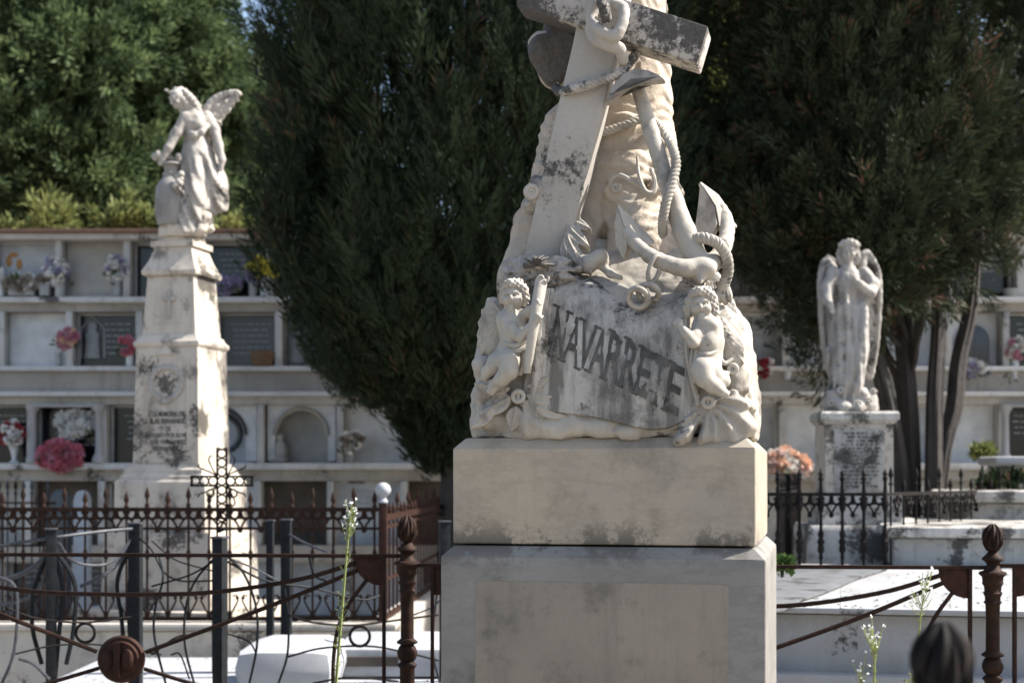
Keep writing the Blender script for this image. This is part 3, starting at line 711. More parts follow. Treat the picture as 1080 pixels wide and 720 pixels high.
# folded drapery, lower right
for k, (x0, y0, x1, y1) in enumerate(((735, 428, 722, 460), (748, 430, 745, 460), (760, 428, 766, 460), (768, 424, 778, 458), (774, 418, 786, 448), (726, 432, 712, 460))):
    v.cap(Mp(x0, y0, -.445), Mp(x1, y1, -.465+.012*k), .02, .034, .016)
for x, y, l in ((512, 385, -.43), (555, 440, -.46)): lump(x, y, l, (.03, .02, .03))
# hollow under the anchor crown and between the rolls
lump(690, 300, -.36, (.07, .05, .03), .02, True)
v.noise(.011, 9, 4); v.noise(.003, 55, 1)
v.mod(lambda X, Y, Z: np.where((X < -.2) & (Z < 1.98) & (Z > 1.74), .004*np.sin(34*(X*.8+Z*.9))*np.sin(27*(Z-X)), 0))
dc = Mp(744, 424, -.46)
v.mod(lambda X, Y, Z: np.where(Y < -.2, .008*np.sin(15*np.arctan2(Z-dc[2], X-dc[0])+4*np.hypot(X-dc[0], Z-dc[2])*10)*np.clip((np.hypot(X-dc[0], Z-dc[2])-.02)/.04, 0, 1)*np.clip((.19-np.hypot(X-dc[0], Z-dc[2]))/.04, 0, 1)*np.clip((dc[2]+.06-Z)/.05, 0, 1), 0))
v.build('rock', M_['sculpt'], sc_)

# leaves and pod rings carved on the rock
v = Vol((-.5, -.56, 1.70), (.52, -.2, 2.05), .004)
for a, b, w in (((555, 417), (594, 420), .05), ((552, 422), (575, 448), .05), ((545, 428), (540, 455), .055), ((540, 418), (505, 437), .06), ((538, 410), (500, 405), .05), ((556, 408), (580, 398), .04),
                ((520, 430), (498, 452), .05), ((565, 430), (600, 440), .04)):
    v.leaf(Mp(*a, -.475), Mp(*b, -.462), w, .022, (0, -1, .25))
v.build('carved_leaf', M_['sculpt'], sc_)
for x, y, l, r in ((547, 418, -.478, .017), (747, 424, -.478, .015), (773, 389, -.44, .012)):
    mb = MB(); c = Mp(x, y, l); mb.tube([c+V(r*math.cos(a), -.006, r*math.sin(a)) for a in np.linspace(0, 2*math.pi, 17)[:-1]], .0075, 8, True)
    mb.lathe([(r*.5, -.01), (r*.5, .02)], c, 10); mb.build('seed_pod', M_['figure'], sc_)

# banner with the name
top = curve([(577, 296, -.325), (592, 294, -.31), (612, 290, -.275), (632, 296, -.29), (652, 312, -.33), (672, 326, -.375), (690, 326, -.385), (706, 318, -.37), (727, 309, -.36)], 60)
bot = curve([(548, 428, -.472), (580, 433, -.478), (620, 438, -.484), (650, 444, -.486), (678, 451, -.486), (705, 450, -.482), (722, 441, -.475), (736, 428, -.462)], 60)
def bl(u, w):
    """banner point at u (left to right), w (top to bottom), in pixels and depth"""
    a = np.array([np.interp(u, np.linspace(0, 1, 60), top[:, i]) for i in range(3)]); b = np.array([np.interp(u, np.linspace(0, 1, 60), bot[:, i]) for i in range(3)])
    p = a+(b-a)*w
    full = w**.42                               # swells quickly below the top edge
    p[2] = a[2]+(b[2]-a[2])*full-.012*math.sin(math.pi*u)*math.sin(math.pi*w)
    if u > .93: p[0] -= 8*math.sin(math.pi*w)*(u-.93)/.07
    p[2] += .004*math.sin(u*17+w*2)*w
    return p
nu, nv = 90, 56; vs_, fs = [], []
for i in range(nu+1):
    for j in range(nv+1):
        p = bl(i/nu, j/nv); q = Mp(*p); n = float(noise3(*(np.array(c) for c in q*1.0), 26))*.004+float(noise3(*(np.array(c) for c in q), 8))*.010
        vs_.append(q+V(0, n, 0))
id_ = lambda i, j: i*(nv+1)+j
fs = [(id_(i, j), id_(i, j+1), id_(i+1, j+1), id_(i+1, j)) for i in range(nu) for j in range(nv)]
ring = [id_(i, 0) for i in range(nu+1)]+[id_(nu, j) for j in range(1, nv+1)]+[id_(i, nv) for i in range(nu-1, -1, -1)]+[id_(0, j) for j in range(nv-1, 0, -1)]
base = len(vs_); vs_ += [vs_[i]+V(0, .12, -.02) for i in ring]
fs += [(ring[k], ring[(k+1) % len(ring)], base+(k+1) % len(ring), base+k) for k in range(len(ring))]
banner = bake(mesh_obj('banner', vs_, fs, M_['banner'], sc_), 50)
# rolled right edge
mb = MB(); e = [Mp(*bl(1, w))+V(.004, -.004, 0) for w in np.linspace(0, 1, 30)]; mb.tube(e, .009, 8); mb.build('banner_hem', M_['figure'], sc_)
# the letters NAVARRETE, dark with lichen, running down across the banner
mb = MB()
from mathutils.bvhtree import BVHTree
bvh = BVHTree.FromPolygons([Vector(p) for p in vs_[:base]], fs[:nu*nv])
def onbanner(x, y, lift):
    o = Vector(_o.tolist()+[0]) ; o = Vector((_o[0], _o[1], CAMZ)); p = Vector(Mp(x, y, -.4)); d = (p-o).normalized()
    h = bvh.ray_cast(o, d)[0]
    return None if h is None else h-d*lift
for ch, x, y, w, hgt in (('N', 590, 351, 14, 50), ('A', 604.5, 359, 17, 50), ('V', 618.5, 365, 16, 48), ('A', 632, 371, 16, 48), ('R', 648, 377, 16, 50), ('R', 664.5, 385, 16, 50), ('E', 679, 393, 14, 49), ('T', 694.5, 401, 15, 51), ('E', 711, 410, 15, 50)):
    tv, tf = text_mesh(ch, 1.0, .013)
    mn, mx = tv.min(0), tv.max(0); n0 = len(mb.v); pts = []
    ok = True
    for q in tv:
        a = (q[0]-mn[0])/(mx[0]-mn[0])-.5; b_ = (q[1]-mn[1])/(mx[1]-mn[1])-.5
        px = x+a*w+b_*8.5+R.uniform(-.35, .35); py = y+a*w*.5-b_*hgt+R.uniform(-.35, .35)
        h = onbanner(px, py, .0035)
        if h is None: print('MISS', ch, px, py); ok = False; break
        pts.append(h)
    if ok:
        n = len(pts); back = [p+Vector((0, .012, 0)) for p in pts]
        ed = {}
        for f in tf:
            for i in range(len(f)):
                k = (f[i], f[(i+1) % len(f)]); ed[k] = ed.get(k, 0)+1
        side = [(a, b_, b_+n, a+n) for (a, b_) in ed if (b_, a) not in ed]
        mb.add(pts+back, list(tf)+side)
    # slab serifs
    for sx, sy in ([(-.5, -.5), (.5, -.5), (-.5, .5), (.5, .5)] if ch in 'N' else [(-.5, -.5), (.5, -.5)] if ch == 'A' else [(-.5, .5), (.5, .5)] if ch == 'V' else [(0, -.5)] if ch == 'T' else [(-.42, -.5), (-.42, .5)]):
        ln = []
        for k in (-3.4, 0, 3.4):
            px = x+sx*w+sy*8.5+k; py = y+(sx*w+k)*.5-sy*hgt
            h = onbanner(px, py, .001)
            if h is not None: ln.append(h)
        if len(ln) == 3: mb.tube(ln, .0042, 5)
mb.build('lettering', M_['letter'], banner, False)

# rolled scroll on the left with its volute end
mb = MB(); ax = [Mp(571, 296, -.475), Mp(566, 325, -.515), Mp(561, 355, -.53), Mp(556, 393, -.515)]
mb.tube(curve(ax, 20), [.020, .019, .017, .012], 16)
c = Mp(571.5, 294, -.487); mb.tube([c+V(math.cos(a)*(.004+.0028*a), -.004, math.sin(a)*(.004+.0028*a)) for a in np.linspace(0, 6.6, 26)], .0042, 6)
mb.build('scroll', M_['figure'], sc_)
mb = MB()
for dx, l, r in ((5, -.47, .010), (9, -.46, .008), (13, -.45, .007)): mb.tube(curve([Mp(569+dx, 305, l+.05), Mp(564+dx, 345, l-.01), Mp(560+dx, 392, l-.01), Mp(556+dx, 425, l)], 14), [r, r*1.2, r], 8)
mb.build('drapery_fold', M_['banner'], sc_)

# trunk with bark, knots and root flare
v = Vol((-.42, -.30, 2.15), (.36, .44, 3.75), .009)
v.cap(Mp(641, 330, .06), Mp(648, 150, .07), .235, .185, .02); v.cap(Mp(648, 150, .07), Mp(650, -260, .08), .185, .175, .03)
for pts, rs in (([(590, 190, .03), (572, 240, -.02), (556, 300, -.06)], (.08, .09, .11)), ([(600, 140, .06), (588, 200, .05)], (.10, .09)), ([(690, 200, 0), (705, 262, -.08), (712, 290, -.12)], (.08, .075, .07)),
                ([(665, 180, -.09), (672, 240, -.13), (690, 275, -.16)], (.07, .075, .06)), ([(612, 220, -.07), (606, 290, -.14)], (.06, .07)), ([(642, 255, -.10), (650, 300, -.16)], (.06, .07))):
    v.chain([Mp(*p) for p in pts], rs, .05)
v.cap(Mp(600, 62, .0), Mp(576, 52, -.06), .10, .062, .03); v.cap(Mp(588, 78, -.0), Mp(580, 70, -.06), .06, .05, .03)
v.ell(Mp(572, 205, -.12), (.055, .05, .06), None, .03)
v.chain([Mp(*p) for p in ((676, 40, .05), (683, 150, .02), (690, 215, -.02))], (.095, .09, .095), .04)
for x, y, l, r in ((688, 197, -.15, .035), (655, 170, -.13, .03), (668, 188, -.14, .03), (663, 128, -.12, .03), (650, 200, -.16, .04)): v.ell(Mp(x, y, l), (r, r*.6, r), None, .02)
v.ell(Mp(631, 262, -.19), (.022, .10, .10), rotm(8), .012, True); v.ell(Mp(630, 286, -.2), (.05, .09, .05), None, .02, True)
v.ell(Mp(680, 194, -.19), (.013, .05, .016), None, .008, True)
v.noise(.006, 10, 3)
v.mod(lambda X, Y, Z: .0035*np.sin(210*(Z+.10*X+.03*np.sin(30*X)))*np.clip((Z-2.3)/.1, 0, 1)*np.clip((2.72-Z)/.1, 0, 1)*np.clip((X+.03)/.05, 0, 1)+.004*np.sin(95*(Z+.3*noise3(X, Y, Z, 9)))*np.clip((Z-2.3)/.2, 0, 1)
      + .006*np.clip(np.abs(noise3(X, Y, Z*.6, 16))-.12, 0, .2)*3)
v.build('tree_trunk', M_['trunkm'], sc_)
v = Vol((-.42, -.32, 2.9), (-.02, .12, 3.25), .006)
v.cap(Mp(600, 60, -.04), Mp(578, 56, -.10), .085, .062, .02); v.ell(Mp(585, 76, -.10), (.05, .045, .05), None, .03); v.ell(Mp(590, 30, -.06), (.06, .06, .06), None, .03)
v.noise(.012, 14, 3); v.build('branch_stub', M_['beam'], sc_)
# knot like an eye
mb = MB(); c = Mp(561, 203, -.262)
for r, q in ((.019, .009), (.008, .006)): mb.tube([c+V(r*math.cos(a)*.9, -.012+.3*r*math.cos(a), r*math.sin(a)) for a in np.linspace(0, 6.283, 19)[:-1]], q, 8, True)
mb.lathe([(.008, 0), (.006, .01)], c+V(0, -.01, 0), 8); mb.build('knot', M_['figure'], sc_)
v = Vol((-.38, -.36, 2.38), (-.12, .02, 2.68), .0045)
for x, y, l, r in ((569, 197, -.24, .034), (574, 208, -.24, .036), (563, 214, -.22, .03), (566, 190, -.21, .022), (574, 189, -.22, .02), (558, 216, -.18, .03)): v.ell(Mp(x, y, l), (r, r*.8, r), None, .012)
v.noise(.008, 28, 2); v.build('carved_growth', M_['sculpt'], sc_)
# tendrils and buds
mb = MB(); mb.tube(curve(Mpl([(647, 205, -.185), (644, 192, -.20), (653, 185, -.20), (664, 190, -.20), (674, 196, -.195), (682, 203, -.19), (689, 204, -.18)]), 24), [.005, .008, .009, .007], 8); mb.build('tendril', M_['sculpt'], sc_)
mb = MB(); c = Mp(650, 198, -.20); mb.tube([c+V(.011*math.cos(a), 0, .011*math.sin(a)) for a in np.linspace(0, 6.283, 15)[:-1]], .0055, 7, True); mb.ball(c, .005); mb.build('bud', M_['figure'], sc_)
mb = MB(); mb.tube(curve(Mpl([(672, 165, -.165), (674, 185, -.20), (680, 201, -.21), (688, 203, -.20), (691, 192, -.19), (686, 178, -.175)]), 22), [.004, .009, .011, .006], 8); mb.build('broken_bark', M_['sculpt'], sc_)

# the leaning cross
def slab(name, px, lf, lb, mat, bev=.006, parent=None):
    mb = MB(); P = [Mp(x, y, lf) for x, y in px]; mb.prism(P, (0, lb-lf, 0), bev); return mb.build(name, mat, parent or sc_, True, 35)
cross = bpy.data.objects.new('cross', None); link(cross, sc_)
slab('shaft', [(547.5, 292), (590, 304), (641, 92), (648, 60), (676, -80), (632, -92), (603, 50), (592, 95)], -.265, -.16, M_['crossm'], .008, cross)
slab('crossbeam', [(544, 6), (735.5, 67.5), (747, 27.5), (556, -34)], -.295, -.155, M_['beam'], .009, cross)
# a bevelled rim on the ends and edges of the beam
# ring of cloth hung over the crossing, and the rope through it
v = Vol((-.16, -.44, 2.80), (.22, -.16, 3.30), .0055)
pts = [Mp(x, y, l) for x, y, l in ((624, 22, -.335), (631, 31, -.36), (645, 39, -.37), (653, 34, -.365), (658, 18, -.35), (657, 9, -.33), (648, 4, -.325))]
v.chain(curve(pts, 20), [.0155]*20, .01)
pts = [Mp(x, y, l) for x, y, l in ((622, 30, -.315), (630, 43, -.335), (645, 49, -.34), (654, 52, -.325), (658, 66, -.30))]
v.chain(curve(pts, 16), [.0165]*12+[.013]*4, .012)
v.chain(curve([Mp(x, y, l) for x, y, l in ((623, 22, -.33), (626, 8, -.33), (634, -2, -.32))], 8), [.017]*8, .01)
v.noise(.003, 40, 2); v.build('knotted_cloth', M_['crossm'], sc_)
def rope(name, pts, r, turns, mat, n=90, strands=3):
    P = curve(pts, n); T = np.gradient(P, axis=0); T /= np.linalg.norm(T, axis=1)[:, None]; mb = MB()
    N_ = np.cross(T[0], V(0, 1, .2)); N_ /= np.linalg.norm(N_); fr = []
    for i in range(n):
        N_ = N_-T[i]*N_.dot(T[i]); N_ /= np.linalg.norm(N_); fr.append((N_.copy(), np.cross(T[i], N_)))
    for k in range(strands):
        q = [P[i]+.52*r*(math.cos(a)*fr[i][0]+math.sin(a)*fr[i][1]) for i in range(n) for a in [2*math.pi*(k/strands+turns*i/n)]]
        mb.tube(q, r*.56, 7)
    return mb.build(name, mat, sc_)
rope('rope', Mpl([(640, 22, -.37), (637, 8, -.385), (631, -6, -.36), (624, -22, -.33), (616, -50, -.28)]), .018, 3.2, M_['beam'], 50)
rope('rope', Mpl([(586, 92, -.17), (591, 97, -.24), (604, 94, -.29), (622, 89, -.295), (640, 83, -.295), (655, 76, -.285), (664, 66, -.26), (671, 57, -.19)]), .016, 9, M_['beam'], 90)
rope('rope', Mpl([(620, 146, -.15), (632, 141, -.145), (648, 136, -.145), (662, 131, -.14), (676, 126, -.12), (690, 130, -.10), (700, 138, -.08)]), .0145, 7, M_['sculpt'], 70)
rope('rope', Mpl([(690, 128, -.13), (698, 136, -.19), (708, 152, -.265), (713, 172, -.30), (709, 192, -.34), (703, 212, -.355), (699, 232, -.345), (699, 248, -.30)]), .0155, 11, M_['sculpt'], 110)
rope('rope', Mpl([(731, 252, -.34), (742, 251, -.36), (756, 256, -.355), (765, 268, -.34), (768, 284, -.32), (764, 299, -.31), (760, 309, -.30)]), .018, 7, M_['sculpt'], 80)
mb = MB()
for k in range(7):
    a, b_ = (742+3.8*k, 300-(abs(k-3)*1.2)), (745+4.2*k, 322+R.uniform(-4, 5)); mb.tube(curve(Mpl([(*a, -.27), ((a[0]+b_[0])/2+R.uniform(-2, 2), 311, -.31), (*b_, -.30)]), 8), [.009, .012, .007], 7)
mb.build('rope_tassel', M_['sculpt'], sc_)

# the anchor
v = Vol((-.06, -.50, 2.10), (.56, .02, 3.02), .0048)
v.chain(Mpl([(670, 84, -.20), (687, 140, -.24), (703, 190, -.28), (722, 245, -.325), (739, 284, -.35)]), (.023, .025, .029, .036, .040), .01)
arm = curve(Mpl([(741, 281, -.36), (722, 283, -.40), (700, 277, -.41), (680, 266, -.40), (664, 248, -.365), (656, 232, -.32)]), 12); v.chain(arm, list(np.linspace(.029, .015, 12)), .012)
arm = curve(Mpl([(744, 282, -.35), (757, 272, -.29), (765, 255, -.22), (767, 238, -.17), (762, 220, -.14)]), 10); v.chain(arm, list(np.linspace(.032, .017, 10)), .012)
v.cap(Mp(740, 283, -.37), Mp(739, 299, -.415), .036, .004, .012); v.cap(Mp(746, 284, -.38), Mp(752, 276, -.33), .03, .02, .01)
nl = (.3, -1, .3)
v.cap(Mp(739, 195, -.125), Mp(764, 240, -.17), .008, .02, .012)
v.cap(Mp(765, 236, -.16), Mp(775, 239, -.15), .014, .008, .01)
v.noise(.0012, 30, 2); anchor = v.build('anchor', M_['sculpt'], sc_)
def fluke(pts3, thick):
    mb = MB(); P = Mpl(pts3); mb.prism(P, thick, .005); mb.build('fluke', M_['sculpt'], anchor, True, 30)
fluke([(651, 217, -.345), (647.5, 236, -.35), (649, 258, -.355), (657, 274, -.36), (661, 262, -.375), (661.5, 250, -.375), (657, 236, -.365)][::-1], (.012, .035, 0))
fluke([(651, 217, -.345), (657.5, 237, -.37), (667, 252, -.375), (680, 261, -.365), (690, 257, -.35), (677, 243, -.345), (663, 229, -.345)], (0, .03, .012))
fluke([(738, 192, -.13), (736, 215, -.16), (732.5, 240, -.18), (734, 258, -.19), (748, 252, -.205), (756, 236, -.20), (754, 218, -.175)], (.01, .04, 0))
fluke([(738, 192, -.13), (754, 218, -.178), (758, 238, -.20), (766, 243, -.18), (775, 240, -.15), (771, 226, -.14), (757, 206, -.13)], (0, .04, .01))
# curved horn of the stock at the shank's head
v = Vol((-.12, -.40, 2.78), (.32, -.05, 3.10), .0045)
slab('anchor_stock', [(637.5, 109), (645, 104), (655, 95.5), (667, 87), (682, 85.5), (702, 84), (694, 78), (684, 73.5), (670, 71), (657, 77), (644, 91)], -.315, -.25, M_['weather'], .012, anchor)
hp = curve(Mpl([(637, 104, -.285), (646, 93, -.305), (658, 83, -.315), (672, 76, -.31), (687, 77, -.30), (702, 83.5, -.28)]), 14); v.chain(hp, [.007, .012, .017, .021, .024, .026, .026, .025, .024, .021, .018, .014, .009, .003], .008)
del v
def link_ring(c, r, t_, u, w, el_=1.0, parent=None):
    u = np.array(u, float); u /= np.linalg.norm(u); w = np.array(w, float); w -= u*w.dot(u); w /= np.linalg.norm(w)
    mb = MB(); mb.tube([c+r*(el_*math.cos(a)*u+math.sin(a)*w) for a in np.linspace(0, 6.283, 25)[:-1]], t_, 9, True); mb.build('chain_link', M_['sculpt'], anchor)
link_ring(Mp(690, 284, -.43), .021, .0075, (.3, -.1, 1), (.8, .9, -.1), 2.0)
link_ring(Mp(684, 309, -.425), .030, .010, (1, -.35, .25), (-.1, -.55, .8), 1.1)
link_ring(Mp(673, 314, -.44), .032, .010, (1, -.2, -.1), (0, -.5, .9))

# lilies, leaves and the ragged flower under the cross
v = Vol((-.34, -.46, 2.22), (.06, -.06, 2.52), .0034)
for a, b_, w, la, lb in (((598, 231), (624, 243), .038, -.24, -.27), ((597, 238), (622, 262), .04, -.26, -.30), ((596, 246), (613, 283), .042, -.28, -.33), ((604, 262), (624, 289), .03, -.30, -.33), ((594, 254), (601, 288), .035, -.29, -.33), ((590, 226), (612, 229), .028, -.24, -.25)):
    v.leaf(Mp(*a, la), Mp(*b_, lb), w, .024, (.2, -1, .4))
v.chain(Mpl([(607, 284, -.29), (620, 279, -.31), (633, 272, -.31), (638, 277, -.30)]), (.018, .028, .027, .014), .01)
v.chain(Mpl([(634, 280, -.30), (644, 289, -.32), (655, 293, -.33)]), (.014, .012, .008), .01)
v.build('carved_lily', M_['sculpt'], sc_)
v = Vol((-.42, -.50, 2.18), (-.06, -.14, 2.45), .004)
fc = Mp(568, 282, -.375)
for k in range(13):
    a = 2*math.pi*k/13+.1; L_ = .07+.035*abs(math.cos(a)); tip = fc+V(L_*1.35*math.cos(a), .03-.035*math.sin(a)*0, L_*.62*math.sin(a)-.012); v.leaf(fc+V(0, -.005, 0), tip+V(0, -.015, 0), .042, .018, (0, -.8, .6), .004)
for k in range(5): a = k/5*6.28; v.ell(fc+V(.07*math.cos(a), .03, .03*math.sin(a)-.03), (.035, .02, .02), None, .01)
v.noise(.006, 45, 2); fl = v.build('carved_flower', M_['weather'], sc_)
mb = MB(); mb.ball(Mp(568.5, 280, -.385), .0145, 14, 10); mb.ball(Mp(568.5, 280, -.398), .006); mb.build('flower_centre', M_['figure'], fl)
mb = MB()
for k in range(34):
    a = R.uniform(-.4, math.pi+.4); q = R.uniform(.35, .7); c = fc+V(0, -.03, .004); mb.tube(curve([c, c+V(.045*q*math.cos(a), -.012+R.uniform(-.01, .01), .03*q*math.sin(a)), c+V(.09*q*math.cos(a), .015, .055*q*math.sin(a))], 7), [.004, .005, .003], 5)
mb.build('stamen', M_['letter'], fl)

# cherubs
def wing(name, root, tips, l, mat, parent, thick=.03):
    """feathered wing: rows of overlapping blades from the root to each tip"""
    lo = np.min([Mp(*p, l) for p in tips]+[Mp(*root, l)], 0)-.07; hi = np.max([Mp(*p, l) for p in tips]+[Mp(*root, l)], 0)+.07
    v = Vol(lo, hi, .004); rt = Mp(*root, l)
    for k, p in enumerate(tips):
        q = Mp(*p, l+.02); v.leaf(rt, q, .05, .026, (0, -1, .15), .004); v.leaf(rt, rt+(q-rt)*.62+V(0, -.008, .01), .04, .028, (0, -1, .15), .003)
        v.cap(rt+V(0, .02, 0), rt+(q-rt)*.72+V(0, .012, 0), .02, .022, .02)
    v.noise(.002, 40, 1); return v.build(name, mat, parent)
def cherub(head, neck, chest, belly, hip, arms, legs, hairs, look, lh, drape, wings):
    e = [head, chest, belly, hip]+[p for a in arms for p, r in a]+[p for a in legs for p, r in a]
    P = np.array([Mp(*p) for p in e]); v = Vol(P.min(0)-.085, P.max(0)+.085, .0027)
    H = Mp(*head); v.ell(H, (.037, .039, .043), None, .01)
    v.ell(H+V(look*.35, -.012, -.012), (.028, .028, .024), None, .012)            # cheeks and jaw
    f = H+V(look*.6, -.037, -.006)
    v.ell(f+V(0, -.004, -.004), (.0055, .009, .009), None, .005)                   # nose
    for s in (-1, 1):
        v.ell(f+V(s*.013, .004, .006), (.0085, .010, .0055), None, .004, True); v.ell(f+V(s*.013, .0065, .006), (.0062, .006, .0045), None, .002)
        v.ell(f+V(s*.013, .002, .0145), (.011, .006, .0035), None, .004); v.ell(f+V(s*.019, .010, -.012), (.012, .010, .011), None, .008)
        v.ell(H+V(s*.036, .0, -.004), (.006, .009, .011), None, .003)
    v.cap(f+V(-.009, .002, -.0215), f+V(.009, .002, -.0215), .0028, .0028, .002, True); v.ell(f+V(0, .003, -.026), (.009, .007, .0045), None, .003)
    v.ell(f+V(0, .008, -.036), (.011, .010, .008), None, .006)
    v.cap(H+V(0, .01, -.02), Mp(*neck), .022, .026, .012)
    C_, B_, I_ = Mp(*chest), Mp(*belly), Mp(*hip)
    v.cap(Mp(*neck), C_, .028, .046, .02); v.cap(C_, B_, .046, .047, .015); v.cap(B_, I_, .047, .046, .015)
    v.ell(B_+V(0, -.030, -.005), (.028, .026, .032), None, .015); v.ell(B_+V(.002, -.058, -.012), (.004, .008, .004), None, .003, True)
    for s in (-1, 1): v.ell(C_+V(s*.018, -.036, .004), (.016, .012, .013), None, .01)
    for a in arms:
        pts = [Mp(*p) for p, r in a]; v.chain(pts, [r for p, r in a], .012)
        d = pts[-1]-pts[-2]; d /= np.linalg.norm(d); s_ = np.cross(d, V(0, -1, 0)); s_ /= np.linalg.norm(s_)
        for k in range(4):
            q = pts[-1]+s_*(k-1.5)*.0062; v.cap(q, q+d*(.020-.002*abs(k-1.3))+V(0, -.004, 0), .0042, .0036, .002); v.cap(q+d*.018+V(0, -.004, 0), q+d*.026+V(0, .006, 0), .0036, .003, .001)
        v.cap(pts[-1], pts[-1]+s_*.014+d*.008, .005, .004, .003)
    for a in legs:
        pts = [Mp(*p) for p, r in a]; v.chain(pts, [r for p, r in a], .014)
        d = pts[-1]-pts[-2]; d /= np.linalg.norm(d); s_ = np.cross(d, V(0, -1, 0)); s_ /= np.linalg.norm(s_)
        for k in range(5): v.ell(pts[-1]+d*.008+s_*(k-2)*.005, (.0045,)*3, None, .003)
    v.noise(.0006, 60, 1)
    o = v.build('cherub', M_['figure'], sc_)
    v = Vol(H-.085, H+.085, .0027)
    for dx, dy, dz, r in hairs: v.ell(H+V(dx, dy, dz), (r, r, r*.9), None, .007)
    v.mod(lambda X, Y, Z: .0026*np.sin(420*(X-H[0])+160*(Z-H[2]))*np.sin(260*(Z-H[2])-90*(X-H[0])))
    v.build('hair', M_['figure'], o)
    mb = MB()
    for pts, r in drape: mb.tube(curve(Mpl(pts), 12), [r*.6, r, r*.7], 7)
    mb.build('drape', M_['figure'], o)
    wing('wing', *wings, M_['sculpt'], o)
hl = [(-.028, .0, .022, .017), (-.02, -.022, .033, .014), (-.004, -.028, .040, .015), (.014, -.022, .037, .015), (.028, -.012, .028, .016), (.036, .0, .012, .017), (.038, .004, -.006, .016), (.034, .01, -.022, .014), (-.034, .008, .004, .015), (0, .0, .043, .018),
      (.016, .006, .042, .018), (-.016, .006, .04, .018), (.03, .014, .026, .018), (-.03, .018, .022, .018), (0, .025, .025, .032), (-.036, .012, -.014, .013), (.0, -.03, .033, .010)]
cherub((541, 312.5, -.455), (541, 329, -.43), (540, 340, -.445), (544, 356, -.455), (541, 368, -.455),
       [[((531, 335, -.45), .022), ((540, 347, -.50), .019), ((549, 355, -.515), .018), ((558, 347, -.525), .014), ((565, 338, -.535), .011)], [((550, 333, -.45), .019), ((558, 329, -.48), .016), ((565, 322, -.51), .011)]],
       [[((541, 369, -.465), .036), ((537, 381, -.505), .034), ((537, 391, -.52), .027), ((529, 400, -.51), .022), ((522, 406, -.50), .016), ((518, 412, -.505), .013)],
        [((533, 372, -.45), .033), ((524, 381, -.475), .027), ((521, 387, -.48), .022), ((514, 392, -.465), .018), ((511, 398, -.465), .012)]],
       hl, .004, .045,
       [([(531, 362, -.50), (545, 364, -.52), (556, 356, -.50), (565, 346, -.48)], .010), ([(533, 367, -.50), (548, 369, -.515), (560, 360, -.49)], .010), ([(551, 362, -.49), (553, 378, -.49), (548, 395, -.475)], .012), ([(557, 360, -.485), (558, 378, -.485), (553, 393, -.47)], .011), ([(562, 352, -.48), (562, 372, -.475), (560, 388, -.47)], .010), ([(545, 366, -.50), (547, 380, -.495), (543, 392, -.48)], .010)],
       ((533, 334), [(515, 316), (510, 328), (506, 341), (504, 354), (504, 366), (508, 376), (515, 380)], -.43))
hr = [(dx*1.0, dy, dz, r*1.05) for dx, dy, dz, r in hl]+[(-.034, -.004, .012, .018), (-.04, .0, -.008, .017), (-.04, .006, -.026, .015), (.042, .004, -.026, .016), (.044, .008, -.042, .015), (.034, -.012, -.0, .010)]
cherub((739.5, 321.5, -.455), (744, 337, -.43), (746, 346, -.445), (747, 361, -.45), (746, 376, -.455),
       [[((738, 343, -.455), .021), ((734, 355, -.495), .018), ((731, 361, -.51), .017), ((724, 352, -.515), .013), ((717, 343, -.505), .011)]],
       [[((745, 378, -.465), .036), ((741, 389, -.505), .034), ((743, 399, -.515), .027), ((752, 407, -.505), .021), ((760, 412, -.495), .015), ((765, 415, -.49), .012)],
        [((750, 378, -.455), .033), ((751, 391, -.48), .028), ((757, 400, -.48), .022), ((764, 402, -.47), .016), ((765, 395, -.465), .011)]],
       hr, .003, .045,
       [([(737, 372, -.50), (746, 374, -.51), (757, 370, -.48)], .009), ([(735, 366, -.49), (734, 385, -.50), (736, 402, -.49)], .010), ([(731, 362, -.47), (730, 385, -.48), (733, 404, -.475)], .010), ([(757, 372, -.47), (764, 383, -.455), (773, 378, -.44)], .008)],
       ((755, 343), [(766, 348), (773, 356), (779, 365), (784, 374), (785, 384), (780, 391), (771, 390)], -.43))
# ------------------------------------------------------------------ the left monument: tapering pedestal with inscription
OY = 11.0; OB = math.radians(-14); OX = xat(192, OY)
ob = thing('memorial_pedestal', 'tall tapering marble memorial pedestal with carved wreath and dark inscription at the left', 'memorial', (OX, OY, 0), OB)
oz = lambda y: zat(y, OY-.25)
def ol(name, secs, mat='obelisk', cyl=False):
    mb = MB(); mb.sqloft([(h, oz(y)) for h, y in secs]); return mb.build(name, M_[mat], ob, True, 30)
ol('die_block', [(.264, 489), (.246, 366)]); ol('upper_shaft', [(.214, 352), (.186, 290)])
ol('moulding', [(.250, 365.7), (.262, 363), (.262, 360), (.242, 357), (.226, 352.3)])
ol('cornice', [(.192, 289.6), (.215, 288), (.220, 284), (.205, 280), (.175, 271), (.155, 262), (.150, 258), (.170, 257.6), (.170, 251.5)])
ol('base_moulding', [(.335, 505), (.332, 502), (.312, 499), (.312, 495), (.29, 493), (.282, 489.3)])
ol('plinth', [(.365, 560), (.36, 508), (.345, 505.3)]); ol('plinth_step', [(.43, 640), (.42, 566), (.405, 560.4)]); ol('plinth_step', [(.60, 690), (.59, 640.4)])
mb = MB(); mb.lathe([(.17, oz(251.3)), (.175, oz(249)), (.165, oz(247)), (.16, oz(243.5))], (0, 0, 0), 28); mb.build('round_base', M_['obelisk'], ob)
